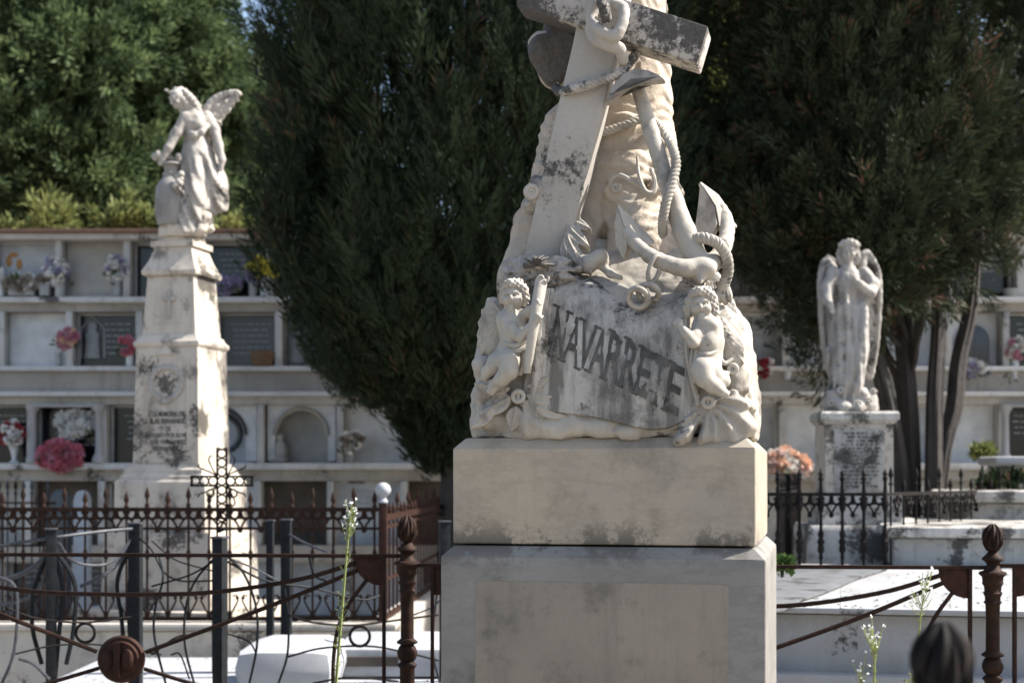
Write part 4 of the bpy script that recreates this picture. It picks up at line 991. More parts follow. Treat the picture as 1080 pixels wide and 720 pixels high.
# sunk panel frame, wreath, cross and lettering on the front
def fy(y): return -np.interp(y, [290, 352, 366, 489], [.186, .214, .246, .264])
def FP(x, y, lift=0):
    """front-face point: x in pixels from the face's middle"""
    return V(x/136.0, fy(y)-lift, oz(y))
mb = MB()
mb.tube([FP(-24, 476, -.002), FP(-23, 384, -.002), FP(-14, 374, -.002), FP(14, 374, -.002), FP(23, 384, -.002), FP(24, 476, -.002)], .010, 6, True); mb.build('panel_frame', M_['obelisk'], ob)
mb = MB(); c = FP(0, 404)
for k in range(34):
    a = 2*math.pi*k/34; p = FP(17*math.cos(a), 404-17*math.sin(a), .004); mb.ball(p, .021+.006*(k % 2), 7, 5, (1, .6, 1))
mb.ball(FP(-2, 424, .006), .03, 8, 6, (1.4, .5, .7)); mb.build('wreath', M_['angel'], ob)
mb = MB(); mb.prism([FP(-9, 374, .0), FP(9, 374, .0), FP(0, 363.5, .0)], (0, -.02, 0), .004)
mb.build('pediment_ornament', M_['obelisk'], ob)
mb = MB()
for x0, x1, y0, y1 in ((-1.6, 1.6, 304, 336), (-7, 7, 312, 316)): mb.prism([FP(x0, y1), FP(x1, y1), FP(x1, y0), FP(x0, y0)], (0, -.022, 0), .004)
mb.build('carved_cross', M_['angel'], ob)
mb = MB(); mb.tube([FP(-16, 340, -.002), FP(-15, 306, -.002), FP(-9, 298, -.002), FP(9, 298, -.002), FP(15, 306, -.002), FP(16, 340, -.002)], .007, 6, True); mb.build('panel_frame', M_['obelisk'], ob)
mb = MB()
for s, y, w, h in (('A LA MEMORIA DE', 437, 40, 5.4), ('D. BLAS FERNANDEZ', 444.5, 48, 5.4), ('Y DE', 452, 11, 4.6), ('DEDICADO POR SU HIJ', 459, 46, 4.6), ('D. JOSE FERNANDEZ', 466, 47, 4.6), ('Y FERNANDEZ', 473, 30, 4.6)):
    tv, tf = text_mesh(s, 1, .03); mn, mx = tv.min(0), tv.max(0)
    P = [FP(((q[0]-mn[0])/(mx[0]-mn[0])-.5)*w, y-(q[1])/(mx[1])*h+2, .003) for q in tv]; mb.add(P, tf)
mb.build('inscription', M_['letter'], ob, False)
def head_sdf(v, c, f, u, s):
    """a carved head of half height s at c, facing f, crown towards u"""
    f = np.array(f, float); f /= np.linalg.norm(f); u = np.array(u, float); u -= f*u.dot(f); u /= np.linalg.norm(u); r = np.cross(f, u); Rm = np.array([r, f, u])
    P = lambda a, b_, d: c+s*(a*r+b_*f+d*u)
    E = lambda p, q, k, cut=False: v.ell(p, [max(x*s, .002) for x in q], Rm, k*s, cut)
    E(P(0, -.08, .12), (.74, .88, .86), 0); E(P(0, .22, -.38), (.54, .56, .56), .25); E(P(0, .50, -.80), (.22, .20, .18), .15)
    E(P(0, .86, -.12), (.10, .16, .26), .10); E(P(0, .98, -.26), (.13, .12, .10), .06)
    for q in (-1, 1):
        E(P(q*.29, .86, .06), (.18, .16, .11), .06, True); E(P(q*.29, .74, .05), (.13, .12, .09), .03); E(P(q*.30, .76, .24), (.22, .12, .07), .08); E(P(q*.40, .55, -.28), (.20, .20, .20), .15)
        E(P(q*.74, -.02, -.05), (.09, .16, .22), .05)
    v.cap(P(-.20, .79, -.52), P(.20, .79, -.52), .035*s, .035*s, .03*s, True); E(P(0, .74, -.60), (.18, .12, .07), .06); E(P(0, .76, -.45), (.20, .10, .06), .06)
    v.cap(P(0, -.1, -.5), P(0, -.35, -1.35), .42*s, .46*s, .2*s)
# ------------------------------------------------------------------ winged statue with an urn
SY = OY-.05
def SP(x, y, d=0):
    """pixel to a point d metres behind the statue's middle"""
    return at(x, y, SY+d)-np.array([OX, SY, 0])
zb = oz(243.5)
st = thing('winged_statue', 'marble winged woman leaning over an urn, on the tall tapering pedestal', 'statue', (OX, SY, 0))
v = Vol(SP(158, 247, 0)+V(0, -.26, -.02), SP(256, 88, 0)+V(0, .26, .02), .007)
sk = [SP(203, 118, .0), SP(205, 130, .0), SP(206, 146, .0), SP(208, 165, .0)]
v.chain(sk, (.055, .085, .07, .10), .04)
for pts, rs in (([(206, 160, 0), (205, 200, .0), (200, 243, .0)], (.095, .12, .13)), ([(210, 160, .0), (218, 190, .02), (222, 213, .02)], (.095, .125, .10)), ([(215, 162, .03), (229, 192, .05), (235, 211, .05)], (.065, .07, .035)), ([(222, 212, .02), (228, 216, .02), (236, 211, .04)], (.08, .05, .03)),
                ([(208, 165, -.05), (206, 205, -.09), (199, 243, -.08)], (.07, .08, .09)), ([(198, 212, -.06), (186, 230, -.10), (172, 226, -.06)], (.07, .05, .03))):
    v.chain([SP(*p) for p in pts], rs, .04)
a0 = SP(206, 190)
v.mod(lambda X, Y, Z: np.clip((a0[2]+.22-Z)/.15, 0, 1)*(.016*(1-2*np.abs(np.sin(26*(X+.30*(Z-zb)+.03*np.sin(6*Z))+10*np.abs(Y))))+.008*np.sin(88*(X+.42*(Z-zb))-30*Y)))
v.cap(SP(199, 113, -.03), SP(193, 106, -.06), .034, .036, .02)
v.chain([SP(196, 125, -.05), SP(186, 141, -.09), SP(178, 156, -.12), SP(171, 169, -.13)], (.048, .04, .032, .022), .02)
v.chain([SP(218, 124, .02), SP(226, 138, .0), SP(230, 152, -.03), SP(234, 168, -.06), SP(233, 176, -.07)], (.05, .042, .036, .028, .02), .02)
for k in range(4): v.cap(SP(169+k*1.2, 169, -.13-.004*k), SP(166+k*1.6, 175, -.14), .008, .006, .004); v.cap(SP(234-k*.9, 174, -.07), SP(234.5-k*1.2, 180, -.08), .008, .006, .004)
v.chain([SP(199, 139, -.07), SP(205, 143, -.11), SP(212, 140, -.10), SP(218, 133, -.05)], (.022, .026, .024, .02), .01)
for s in (199.5, 209): v.ell(SP(s, 131, -.07), (.035, .035, .038), None, .025)
v.noise(.004, 25, 2); v.build('draped_figure', M_['angel'], st)
v = Vol(SP(168, 126)+V(0, -.24, -.02), SP(214, 84)+V(0, .16, .02), .0045)
H = SP(187.5, 104, -.06); head_sdf(v, H, (-.62, -.72, -.34), (-.18, -.25, .95), .072)
v.build('head', M_['angel'], st)
v = Vol(SP(168, 130)+V(0, -.2, 0), SP(222, 84)+V(0, .2, 0), .0065)
v.ell(SP(190, 99.5, -.025), (.064, .066, .050), rotm(28), .012); v.chain([SP(193, 100, -.02), SP(200, 106, .01), SP(207, 113, .03), (SP(211, 120, .04))], (.045, .042, .034, .022), .02); v.chain([SP(181, 98, -.09), SP(176, 96, -.09), SP(173, 94, -.09)], (.013, .009, .005), .01)
v.chain([SP(195, 98, -.06), SP(203, 107, -.04), SP(209, 117, -.02)], (.03, .03, .018), .01); v.mod(lambda X, Y, Z: .005*np.sin(150*(Z-.7*X))); v.build('hair', M_['angel'], st)
def bigwing(name, root, tips, w, mat, parent, lo, hi, h=.0075, n=(.2, -1, .2)):
    v = Vol(lo, hi, h)
    for i, (p, q) in enumerate(zip(root, tips)):
        v.leaf(p, q, w, .045, n, .004); v.leaf(p, p+(q-p)*.66+V(0, -.012, .01), w*.9, .04, n, .004); v.leaf(p, p+(q-p)*.4+V(0, -.02, .012), w*.85, .04, n, .004)
    v.noise(.004, 26, 1); return v.build(name, mat, parent)
rt = [SP(216, 122, .09)]*3+[SP(217, 126, .09)]*5
bigwing('raised_wing', rt, [SP(254, 99, .12), SP(252, 104, .12), SP(248, 110, .12), SP(243, 116, .12), SP(238, 122, .11), SP(234, 130, .10), SP(230, 136, .09), SP(226, 140, .08)], .085, M_['angel'], st, SP(206, 148)+V(0, -.15, 0), SP(260, 90)+V(0, .3, 0))
v = Vol(SP(205, 130)+V(0, -.1, 0), SP(260, 88)+V(0, .3, 0), .0075)
v.chain(curve([SP(213, 128, .08), SP(222, 110, .10), SP(235, 101, .11), SP(248, 98, .12), SP(254, 100, .12)], 12), [.03, .033, .034, .033, .032, .03, .028, .026, .024, .022, .018, .012], .01); v.build('wing_arm', M_['angel'], st)
bigwing('folded_wing', [SP(212, 122, .13)]*4, [SP(226, 150, .16), SP(222, 156, .16), SP(218, 160, .16), SP(214, 158, .16)], .07, M_['angel'], st, SP(200, 168)+V(0, 0, 0), SP(236, 112)+V(0, .3, 0))
# urn and its flowers are carved with the figure
mb = MB(); u = SP(181, 236, -.08); hz = lambda y: (236-y)/139.6
mb.lathe([(.10, hz(238)), (.11, hz(233)), (.122, hz(224)), (.12, hz(210)), (.112, hz(198)), (.085, hz(192)), (.062, hz(188)), (.066, hz(184)), (.052, hz(182)), (.056, hz(177)), (.085, hz(175)), (.08, hz(173.5))], u, 24); mb.build('urn', M_['urnst'], st)
mb = MB()
for k in range(16): a = R.uniform(0, 6.28); r = R.uniform(.02, .11); mb.ball(u+V(r*math.cos(a)-.02, r*.8*math.sin(a), hz(172)+R.uniform(-.005, .045)), R.uniform(.022, .036), 8, 6)
for k in range(9): mb.ball(u+V(.09+R.uniform(-.03, .03), -.12+R.uniform(-.02, .02), hz(188+k*2.4)), R.uniform(.018, .03), 8, 6)
mb.build('carved_blossom', M_['angel'], st)
v = Vol(SP(160, 252)+V(0, -.3, 0), SP(232, 208)+V(0, .3, 0), .0085)
for x, y, r in ((170, 226, .03), (176, 231, .04), (182, 237, .05), (188, 241, .05), (195, 243, .06), (203, 243, .06), (210, 240, .07), (216, 232, .05), (218, 228, .04)): v.ell(SP(x, y, -.10+.0015*abs(x-195)), (r, .07, r*.8), None, .03)
v.cap(V(0, 0, zb+.0), V(0.02, 0, zb+.05), .155, .13, .03); v.cap(SP(218, 240, .02), SP(222, 229, .03), .05, .03, .02); v.noise(.012, 16, 3); v.build('rocky_base', M_['obelisk'], st)

# ------------------------------------------------------------------ the right monument
AY = 11.2; AX = xat(900, AY)
rp = thing('memorial_pedestal', 'squat marble memorial pedestal with a weathered dark inscription panel at the right', 'memorial', (AX, AY, 0), math.radians(-3))
az_ = lambda y: zat(y, AY-.25); px_ = AY/F
def rl(name, secs, mat='obelisk'):
    mb = MB(); mb.sqloft([(h*px_, az_(y)) for h, y in secs]); return mb.build(name, M_[mat], rp, True, 30)
rl('capital', [(35, 447), (37, 444.5), (40, 442), (40, 436), (38, 433.5)], 'tombold'); rl('die_block', [(35, 520), (34.5, 447.2)], 'obelisk'); rl('plinth', [(42, 553), (42, 522), (40, 520.3)], 'tombold'); rl('plinth_step', [(55, 640), (55, 558), (53, 553.3)], 'tombold')
mb = MB(); w = 26*px_
mb.prism([(-w, -35.4*px_, az_(518)), (w, -35.4*px_, az_(518)), (w, -35.4*px_, az_(452)), (-w, -35.4*px_, az_(452))], (0, .02, 0), .004); pn = mb.build('inscription_panel', M_['worn'], rp)
mb = MB(); rr = random.Random(3)
for k in range(15):
    y = 455.5+k*4.0; x = -19+rr.uniform(0, 9); xe = 21-rr.uniform(0, 9)
    while x < xe:
        for j in range(rr.randint(2, 7)):
            if x > xe: break
            if rr.random() < .8: mb.span(x*px_, (x+rr.uniform(.5, .9))*px_, -35.4*px_-.006, -35.4*px_-.001, az_(y+2.5), az_(y))
            if rr.random() < .5: mb.span((x-.2)*px_, (x+1.2)*px_, -35.4*px_-.0055, -35.4*px_-.0012, az_(y+.6+rr.choice((0, 1.2))), az_(y+.1))
            x += 1.6
        x += 1.5
mb.build('worn_lettering', M_['letter'], pn, False)
an = thing('angel_statue', 'grey marble angel with long folded wings standing on the squat pedestal', 'statue', (AX, AY, 0))
def AP(x, y, d=0): return at(x, y, AY+d)-np.array([AX, AY, 0])
zb2 = az_(433.5)
v = Vol(AP(858, 436)+V(0, -.32, -.02), AP(936, 248)+V(0, .3, .02), .0065)
v.chain([AP(894, 282, 0), AP(895, 298, -.01), AP(897, 322, 0), AP(898, 345, 0)], (.06, .09, .085, .105), .04)
for pts, rs in (([(896, 330, 0), (895, 375, .0), (893, 425, 0)], (.10, .11, .12)), ([(901, 330, -.03), (904, 370, -.07), (900, 405, -.08)], (.085, .085, .085)), ([(889, 330, 0), (886, 375, -.02), (886, 420, -.03)], (.08, .085, .095))): v.chain([AP(*p) for p in pts], rs, .04)
v.mod(lambda X, Y, Z: np.clip((AP(0, 325)[2]-Z)/.2, 0, 1)*(.017*(1-2*np.abs(np.sin(33*(X+.05*np.sin(4*Z))+7*np.abs(Y))))+.007*np.sin(110*X+30*Y+9*Z)))
v.chain(curve([AP(909, 302, -.07), AP(912, 325, -.11), AP(911, 345, -.135), AP(906, 372, -.145), AP(897, 395, -.135), AP(891, 408, -.12)], 14), [.006, .010, .016, .020, .024, .026, .028, .028, .028, .026, .024, .022, .018, .014], .03)
v.chain(curve([AP(892, 296, -.075), AP(893, 320, -.10), AP(894, 355, -.13), AP(894, 400, -.135)], 10), [.004, .008, .012, .014, .016, .017, .018, .018, .018, .016], .025)
v.chain(curve([AP(884, 318, -.07), AP(886, 350, -.10), AP(887, 405, -.12)], 8), [.004, .010, .014, .016, .017, .018, .018, .016], .025)
v.chain([AP(879, 288, -.01), AP(872, 303, -.04), (AP(872, 316, -.10)), AP(876, 322, -.17)], (.052, .048, .04, .026), .02)
v.chain([AP(911, 288, -.01), AP(921, 300, -.05), AP(918, 309, -.12), AP(907, 300, -.17), AP(901, 294, -.18)], (.05, .05, .042, .028, .02), .02)
for k in range(4): v.cap(AP(874+k*1.4, 322, -.18), AP(876+k*1.5, 330, -.19), .009, .006, .003); v.cap(AP(902, 292+k*1.3, -.19), AP(897, 289+k*1.3, -.2), .009, .006, .003)
v.cap(AP(895, 279, 0), AP(895, 272, -.01), .045, .04, .02)
v.noise(.004, 25, 2); v.build('robed_figure', M_['greyangel'], an)
v = Vol(AP(876, 290)+V(0, -.2, 0), AP(914, 244)+V(0, .16, 0), .0045)
H = AP(894.5, 265, -.03); head_sdf(v, H, (-.22, -.96, -.18), (.03, -.18, .98), .085)
v.build('head', M_['greyangel'], an)
v = Vol(AP(876, 290)+V(0, -.2, 0), AP(914, 244)+V(0, .2, 0), .0065)
v.ell(H+V(.004, .022, .03), (.070, .074, .060), None, .01); v.chain(curve([H+V(-.066, -.03, .045), H+V(0, -.062, .064), H+V(.068, -.03, .04)], 8), [.022]*8, .01)
for s in (-1, 1):
    for k, (dx, dz, r) in enumerate(((.066, .01, .03), (.074, -.02, .032), (.072, -.05, .034), (.06, -.078, .03))): v.ell(H+V(s*dx*(.98 if s > 0 else .8), .02, dz), (r*.9, r*.9, r), None, .01)
v.mod(lambda X, Y, Z: .005*np.sin(170*X)*np.sin(120*Z+60*Y)); v.build('hair', M_['greyangel'], an)
for s, nm in ((-1, 0), (1, 1)):
    cx = 873 if s < 0 else 917
    P0 = AP(886 if s < 0 else 906, 300, .10); tips = []
    xs_ = [(872, 275), (867, 285), (865, 300), (866, 320), (867, 340), (869, 358), (872, 374), (876, 388), (880, 396)] if s < 0 else [(912, 268), (918, 273), (924, 283), (927.5, 298), (927.5, 320), (926, 345), (924, 368), (921, 386), (918, 398), (913, 392)]
    v = Vol(AP(860 if s < 0 else 898, 404)+V(0, -.12, 0), AP(892 if s < 0 else 934, 260)+V(0, .30, 0), .0075)
    for i, (x, y) in enumerate(xs_):
        q = AP(x, y, .13); r0 = P0+V(s*.02, 0, -.10*i/len(xs_)*2 if y > 300 else .02); v.leaf(r0, q, .075, .04, (0, -1, 0), .004); v.leaf(r0, r0+(q-r0)*.7+V(0, -.014, 0), .07, .04, (0, -1, 0), .004)
    po = ((884, 290), (881, 272), (873, 267.5), (866.5, 277), (863, 300), (863.5, 330), (866, 360), (870, 385), (876, 400), (882, 396), (886, 360), (886, 320)) if s < 0 else ((908, 285), (911, 268), (918, 270), (926, 282), (930.5, 305), (929.5, 340), (926, 372), (922, 396), (914, 397), (910, 370), (908, 330))
    mb = MB(); pq = [AP(x, y, .135) for x, y in po]; mb.prism(pq if s < 0 else pq, (0, .05, 0), .012); mb.build('wing_back', M_['greyangel'], an)
    arc = curve([AP(883 if s < 0 else 908, 290, .08)]+[AP(x, y, .10) for x, y in xs_[:5]], 12); v.chain(arc, list(np.linspace(.035, .02, 12)), .01)
    v.chain(curve([AP(x, y, .115) for x, y in xs_[2:]], 14), [.02]*14, .01); v.noise(.004, 26, 1); v.build('folded_wing', M_['greyangel'], an)
v = Vol(AP(858, 437)+V(0, -.34, -.01), AP(942, 396)+V(0, .3, .02), .0085)
for x, y, d, r in ((882, 426, -.05, .11), (900, 424, 0, .13), (915, 428, -.03, .09), (878, 415, -.08, .06), (908, 414, -.08, .06), (919, 420, -.05, .05), (890, 430, -.15, .06), (905, 430, -.14, .06)): v.ell(AP(x, y, d), (r, r, r*.8), None, .03)
v.noise(.012, 16, 3); v.mod(lambda X, Y, Z: np.where(Z < zb2, .5, 0)); v.build('cloud_base', M_['greyangel'], an)
for x, y, d, r in ((914, 424, -.12, .035), (886, 412, -.14, .03), (903, 427, -.16, .035), (876, 426, -.13, .03), (920, 414, -.06, .028)):
    mb = MB(); c = AP(x, y, d); mb.tube([c+V(math.cos(a)*r*(1-a/9), -.01+.002*a*-1, math.sin(a)*r*(1-a/9)) for a in np.linspace(0, 7.5, 26)], .011, 6)
    mb.build('scroll_carving', M_['greyangel'], an)
# ------------------------------------------------------------------ tombs
tb = thing('stepped_tomb', 'large white marble tomb rising in steps at the lower right beside the pedestal', 'tomb', (0, 0, 0))
TA = math.radians(-11)
def tm(name, xr_, wl, Y0, dep, yt, yb, mat='tomb', bev=.012, wr=4.5):
    """block turned like the graves around it: its front passes pixel column xr_ at distance Y0, reaching wl to the left and wr to the right"""
    u, w = V(math.cos(TA), math.sin(TA), 0), V(-math.sin(TA), math.cos(TA), 0)
    c = V(xat(xr_, Y0), Y0, (zat(yt, Y0)+zat(yb, Y0))/2)+u*(wr-wl)/2+w*dep/2
    mb = MB(); mb.box(c, (wl+wr, dep, zat(yt, Y0)-zat(yb, Y0)), TA, bev); return mb.build(name, M_[mat], tb, True, 40)
tm('lower_step', 950, 1.3, 6.78, 3.6, 714, 940); tm('front_course', 950, 1.35, 6.92, 3.4, 649, 713)
tm('top_slab', 950, 1.4, 6.84, 3.45, 642, 648.5, bev=.01)
tm('middle_course', 942, 0, 10.12, 2.2, 567.4, 598, mat='tombmid'); tm('middle_moulding', 934, 0, 10.0, 2.3, 555, 567, bev=.035, mat='tombold')
tm('upper_course', 999, 0, 11.7, .9, 530.4, 552, mat='tombold'); tm('upper_moulding', 992, 0, 11.6, 1.0, 517, 530, bev=.035, mat='tombold')
mb = MB(); zt = zat(642, 6.84)+.003
for x in (887, 1003):
    p, q = at(x, 642, 6.88), at(x+2, 600, 9.9); mb.prism([(p[0]-.002, p[1], zt-.003), (p[0]+.002, p[1], zt-.003), (q[0]+.002, q[1], zt-.003), (q[0]-.002, q[1], zt-.003)], (0, 0, .0035))
mb.build('slab_joint', M_['tombold'], tb, False)
mb = MB(); zf = zat(700, 6.91)
for k in range(9): x = 700+k*52; mb.span(xat(x, 6.92), xat(x, 6.92)+.004, 6.917, 6.93, zat(712, 6.92), zat(650, 6.92))
mb = None
# thin dark grey streaked wedge laid flat on the white tomb top
mb = MB(); a = [at(822, 636, 7.3), at(935, 588, 9.4), at(936, 570, 9.7), at(845, 590, 9.9), at(818, 600, 9.5)]
zs = zt
sl = thing('grey_wedge', 'thin grey streaked wedge lying on the white tomb top beside the pedestal', 'slab', (0, 0, 0))
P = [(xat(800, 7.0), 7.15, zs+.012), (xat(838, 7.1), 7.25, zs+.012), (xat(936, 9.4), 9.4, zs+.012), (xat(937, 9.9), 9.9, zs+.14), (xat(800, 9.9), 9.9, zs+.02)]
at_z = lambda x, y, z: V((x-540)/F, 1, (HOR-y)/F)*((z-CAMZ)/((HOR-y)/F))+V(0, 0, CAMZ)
mb.prism([at_z(x, y, zs+.016) for x, y in ((800, 645), (826, 641), (845, 631), (870, 623), (905, 608), (936, 598.5), (936, 597.3), (800, 597.3))][::-1], (0, 0, -.014), .003); mb.build('slab', M_['darkwedge'], sl)
sg = thing('tomb_chest', 'pale moulded marble sarcophagus lid at the right edge behind the stepped tomb', 'sarcophagus', (0, 0, 0))
mb = MB(); mb.span(xat(1054, 12.6), xat(1250, 12.6), 12.6, 12.95, zat(512, 12.6), zat(491, 12.6), .015); mb.build('chest', M_['tombold'], sg)
mb = MB(); mb.span(xat(1050, 12.5), xat(1255, 12.5), 12.5, 13.0, zat(490.5, 12.5), zat(481, 12.5), .03); mb.build('lid', M_['tomb'], sg)
# low white tombs at the lower left
lt = thing('low_tomb', 'low whitewashed tomb with a raised headblock behind the near iron railing at the lower left', 'tomb', (0, 0, 0))
mb = MB(); mb.span(-2.6, -.22, 7.6, 9.3, .0, .44, .02); mb.build('slab', M_['white'], lt)
mb = MB(); mb.span(xat(244, 7.7), xat(352, 7.7), 7.7, 8.5, .43, zat(684, 7.7), .11); mb.build('headblock', M_['white'], lt)
lt = thing('low_tomb', 'low white tomb slab with a gap of painted shade, between the headblock and the pedestal', 'tomb', (0, 0, 0))
mb = MB(); mb.span(xat(352, 8.3), xat(478, 8.3), 8.3, 9.25, .45, zat(684, 8.3), .02); mb.build('slab', M_['white'], lt)
mb = MB(); mb.span(xat(362, 8.28), xat(420, 8.28), 8.285, 8.4, zat(702, 8.3), zat(692, 8.3)); mb.build('gap', M_['cavity'], lt)  # solid dark bar on the slab face, coloured as the shade of a gap
kb = thing('plot_kerb', 'long beige stone kerb carrying the rusty spear fence in front of the left memorial', 'kerb', (0, 0, 0))
FY = 9.8
mb = MB(); mb.span(xat(-250, FY), xat(404, FY)+.06, FY-.1, FY+.15, 0, zat(663, FY)-.001, .01); mb.build('kerb_wall', M_['kerb'], kb)
mb = MB(); mb.span(xat(-250, FY), xat(404, FY)+.10, FY-.14, FY+.19, zat(663, FY), zat(655, FY), .02); mb.build('kerb_top', M_['kerb'], kb)
mb = MB(); x0 = xat(404, FY); mb.prism([(x0-.1, FY+.2, 0), (x0+.1, FY+.2, 0), (x0+.36, 14.2, 0), (x0+.16, 14.2, 0)], (0, 0, zat(656, FY)), .01); mb.build('kerb_side', M_['kerb'], kb)

# ------------------------------------------------------------------ rusty spear fence (left)
def ornament(mb, x, Y, z, s, dx=(1, 0)):
    """heart of two scrolls with a drop"""
    for q in (-1, 1):
        pts = [(x+q*s*(.02)*dx[0], Y+q*s*.02*dx[1], z)]
        for a in np.linspace(0, 4.4, 12): r = s*(.30-.035*a); pts.append((x+dx[0]*q*s*(.36-.30*math.cos(a)*(1-.1*a)), Y+dx[1]*q*s*(.36-.3*math.cos(a)*(1-.1*a)), z-s*.30-r*math.sin(a)))
        mb.tube(pts, s*.10, 5)
        mb.tube([(x+dx[0]*q*s*.40, Y+dx[1]*q*s*.4, z-s*.5), (x+dx[0]*q*s*.15, Y+dx[1]*q*s*.15, z-s*.85), (x, Y, z-s*1.15)], s*.07, 5)
    mb.ball((x, Y, z-s*1.2), s*.17, 7, 5); mb.ball((x, Y, z-s*.45), s*.13, 7, 5)
spear_prof = lambda z0, z1: [(.008, z0), (.008, z1-.13), (.016, z1-.125), (.016, z1-.115), (.008, z1-.11), (.008, z1-.085), (.019, z1-.06), (.012, z1-.03), (.001, z1)]
sf = thing('spear_fence', 'long rusty spear topped iron fence with heart scrolls in front of the left memorial', 'fence', (0, 0, 0))
zt_, zm, zb_ = zat(537, FY), zat(557, FY), zat(652, FY); ztop = zat(513, FY)
for z, r in ((zt_, .014), (zm, .009), (zb_, .013)):
    mb = MB(); mb.span(xat(-240, FY), xat(404, FY), FY-r, FY+r, z-r, z+r); mb.build('rail', M_['rust'], sf)
x = 395.0; k = 0
while x > -230:
    X = xat(x, FY); mb = MB(); mb.lathe(spear_prof(zb_, ztop if k % 2 else ztop-.03), (X, FY, 0), 8)
    mb.lathe([(.008, 0), (.019, .02), (.012, .035), (.016, .05), (.008, .07)], (X, FY, zat(590, FY)), 8); mb.lathe([(.008, -.02), (.017, 0), (.008, .02)], (X, FY, zt_+.02), 8); mb.build('spear', M_['rust'], sf); x -= 21.8; k += 1
x = 384.0
while x > -230:
    mb = MB(); ornament(mb, xat(x, FY), FY, zt_, .115); mb.build('heart_scroll', M_['rust'], sf)
    mb = MB(); X = xat(x+11, FY)
    for q in (-1, 1): mb.tube([(X, FY, zb_+.02), (X+q*.03, FY, zb_+.07), (X+q*.055, FY, zb_+.12), (X+q*.045, FY, zb_+.16), (X+q*.02, FY, zb_+.15)], .007, 5); mb.ball((X+q*.05, FY, zb_+.14), .014, 6, 4)
    mb.ball((X, FY, zb_+.03), .02, 6, 4); mb.build('foot_scroll', M_['rust'], sf); x -= 21.8
sr = thing('fence_return', 'red rusty fence side running back to the cypress from the white ball post', 'fence', (0, 0, 0))
A, Bq = V(xat(404, FY), FY, 0), V(xat(404, FY)+.26, 14.1, 0)
def rail(mb, z, r, w=None):
    d = (Bq-A); d /= np.linalg.norm(d); n = V(d[1], -d[0], 0); mb.prism([A+n*r+V(0, 0, z-r), A-n*r+V(0, 0, z-r), A-n*r+V(0, 0, z+r), A+n*r+V(0, 0, z+r)], Bq-A)
for z, r in ((zat(546, FY), .022), (zat(556, FY), .012), (zb_, .014), (zat(612, FY), .010)): mb = MB(); rail(mb, z, r); mb.build('rail', M_['rustred'], sr)
for k in range(22):
    p = A+(Bq-A)*(k+.5)/22; mb = MB(); mb.lathe(spear_prof(zb_, zat(546, FY)+(.17 if k % 3 == 0 else .10)), p, 7); mb.build('spear', M_['rustred'], sr)
mb = MB(); mb.span(A[0]-.028, A[0]+.028, FY-.028, FY+.028, zb_-.02, zat(530, FY), .006); pt = mb.build('corner_post', M_['rustred'], sr)
mb = MB(); mb.lathe([(.03, 0), (.032, .012), (.02, .03), (.026, .045), (.045, .06), (.054, .085), (.045, .115), (.02, .134), (.001, .137)], (A[0], FY, zat(530, FY)), 18); mb.build('white_ball', M_['white'], pt)

# iron cross with rings on the dark post
CY = 8.6; cx = xat(234, CY)
ic = thing('iron_cross', 'openwork black iron cross of rings with scrolled rays, standing on a dark post', 'grave cross', (0, 0, 0))
mb = MB(); cz = lambda y: zat(y, CY); pxm = CY/F
for q in (-1, 1):
    mb.tube([(cx+q*5*pxm, CY, cz(565)), (cx+q*5*pxm, CY, cz(472))], .006, 6)
    for s in (-1, 1): mb.tube([(cx+s*5*pxm, CY, cz(507)+q*5*pxm), (cx+s*33*pxm, CY, cz(507)+q*5*pxm)], .006, 6)
for s in (-1, 1): mb.tube([(cx+s*33*pxm, CY, cz(512)), (cx+s*31*pxm, CY, cz(507)), (cx+s*33*pxm, CY, cz(502))], .006, 6)
mb.tube([(cx-5*pxm, CY, cz(472)), (cx, CY, cz(474)), (cx+5*pxm, CY, cz(472))], .006, 6); mb.build('cross_bars', M_['iron'], ic)
mb = MB()
def ring(mb, c, r, t_=.005, n=18): mb.tube([V(*c)+V(r*math.cos(a), 0, r*math.sin(a)) for a in np.linspace(0, 6.283, n+1)[:-1]], t_, 6, True)
for k in range(9): ring(mb, (cx, CY, cz(478+k*9.6)), 4.5*pxm)
for k in (-3, -2, -1, 1, 2, 3): ring(mb, (cx+k*9.3*pxm, CY, cz(507)), 4.5*pxm)
for q in (-1, 1): ring(mb, (cx+q*12*pxm, CY, cz(520)), 4*pxm)
mb.build('rings', M_['iron'], ic)
mb = MB()
for sx in (-1, 1):
    for sy in (-1, 1):
        for k in (0, 1):
            a0 = cx+sx*6*pxm; z0 = cz(507)+sy*6*pxm
            mb.tube(curve([(a0, CY, z0), (a0+sx*(5+5*k)*pxm, CY, z0+sy*(9-4*k)*pxm), (a0+sx*(8+10*k)*pxm, CY, z0+sy*(17-9*k)*pxm), (a0+sx*(5+14*k)*pxm, CY, z0+sy*(21-10*k)*pxm)], 10), .0045, 5)
mb.build('scroll_rays', M_['iron'], ic)
mb = MB(); mb.span(cx-.05, cx+.03, CY-.05, CY+.03, 0, cz(565), .004); mb.build('foot_post', M_['gpaint'], ic)

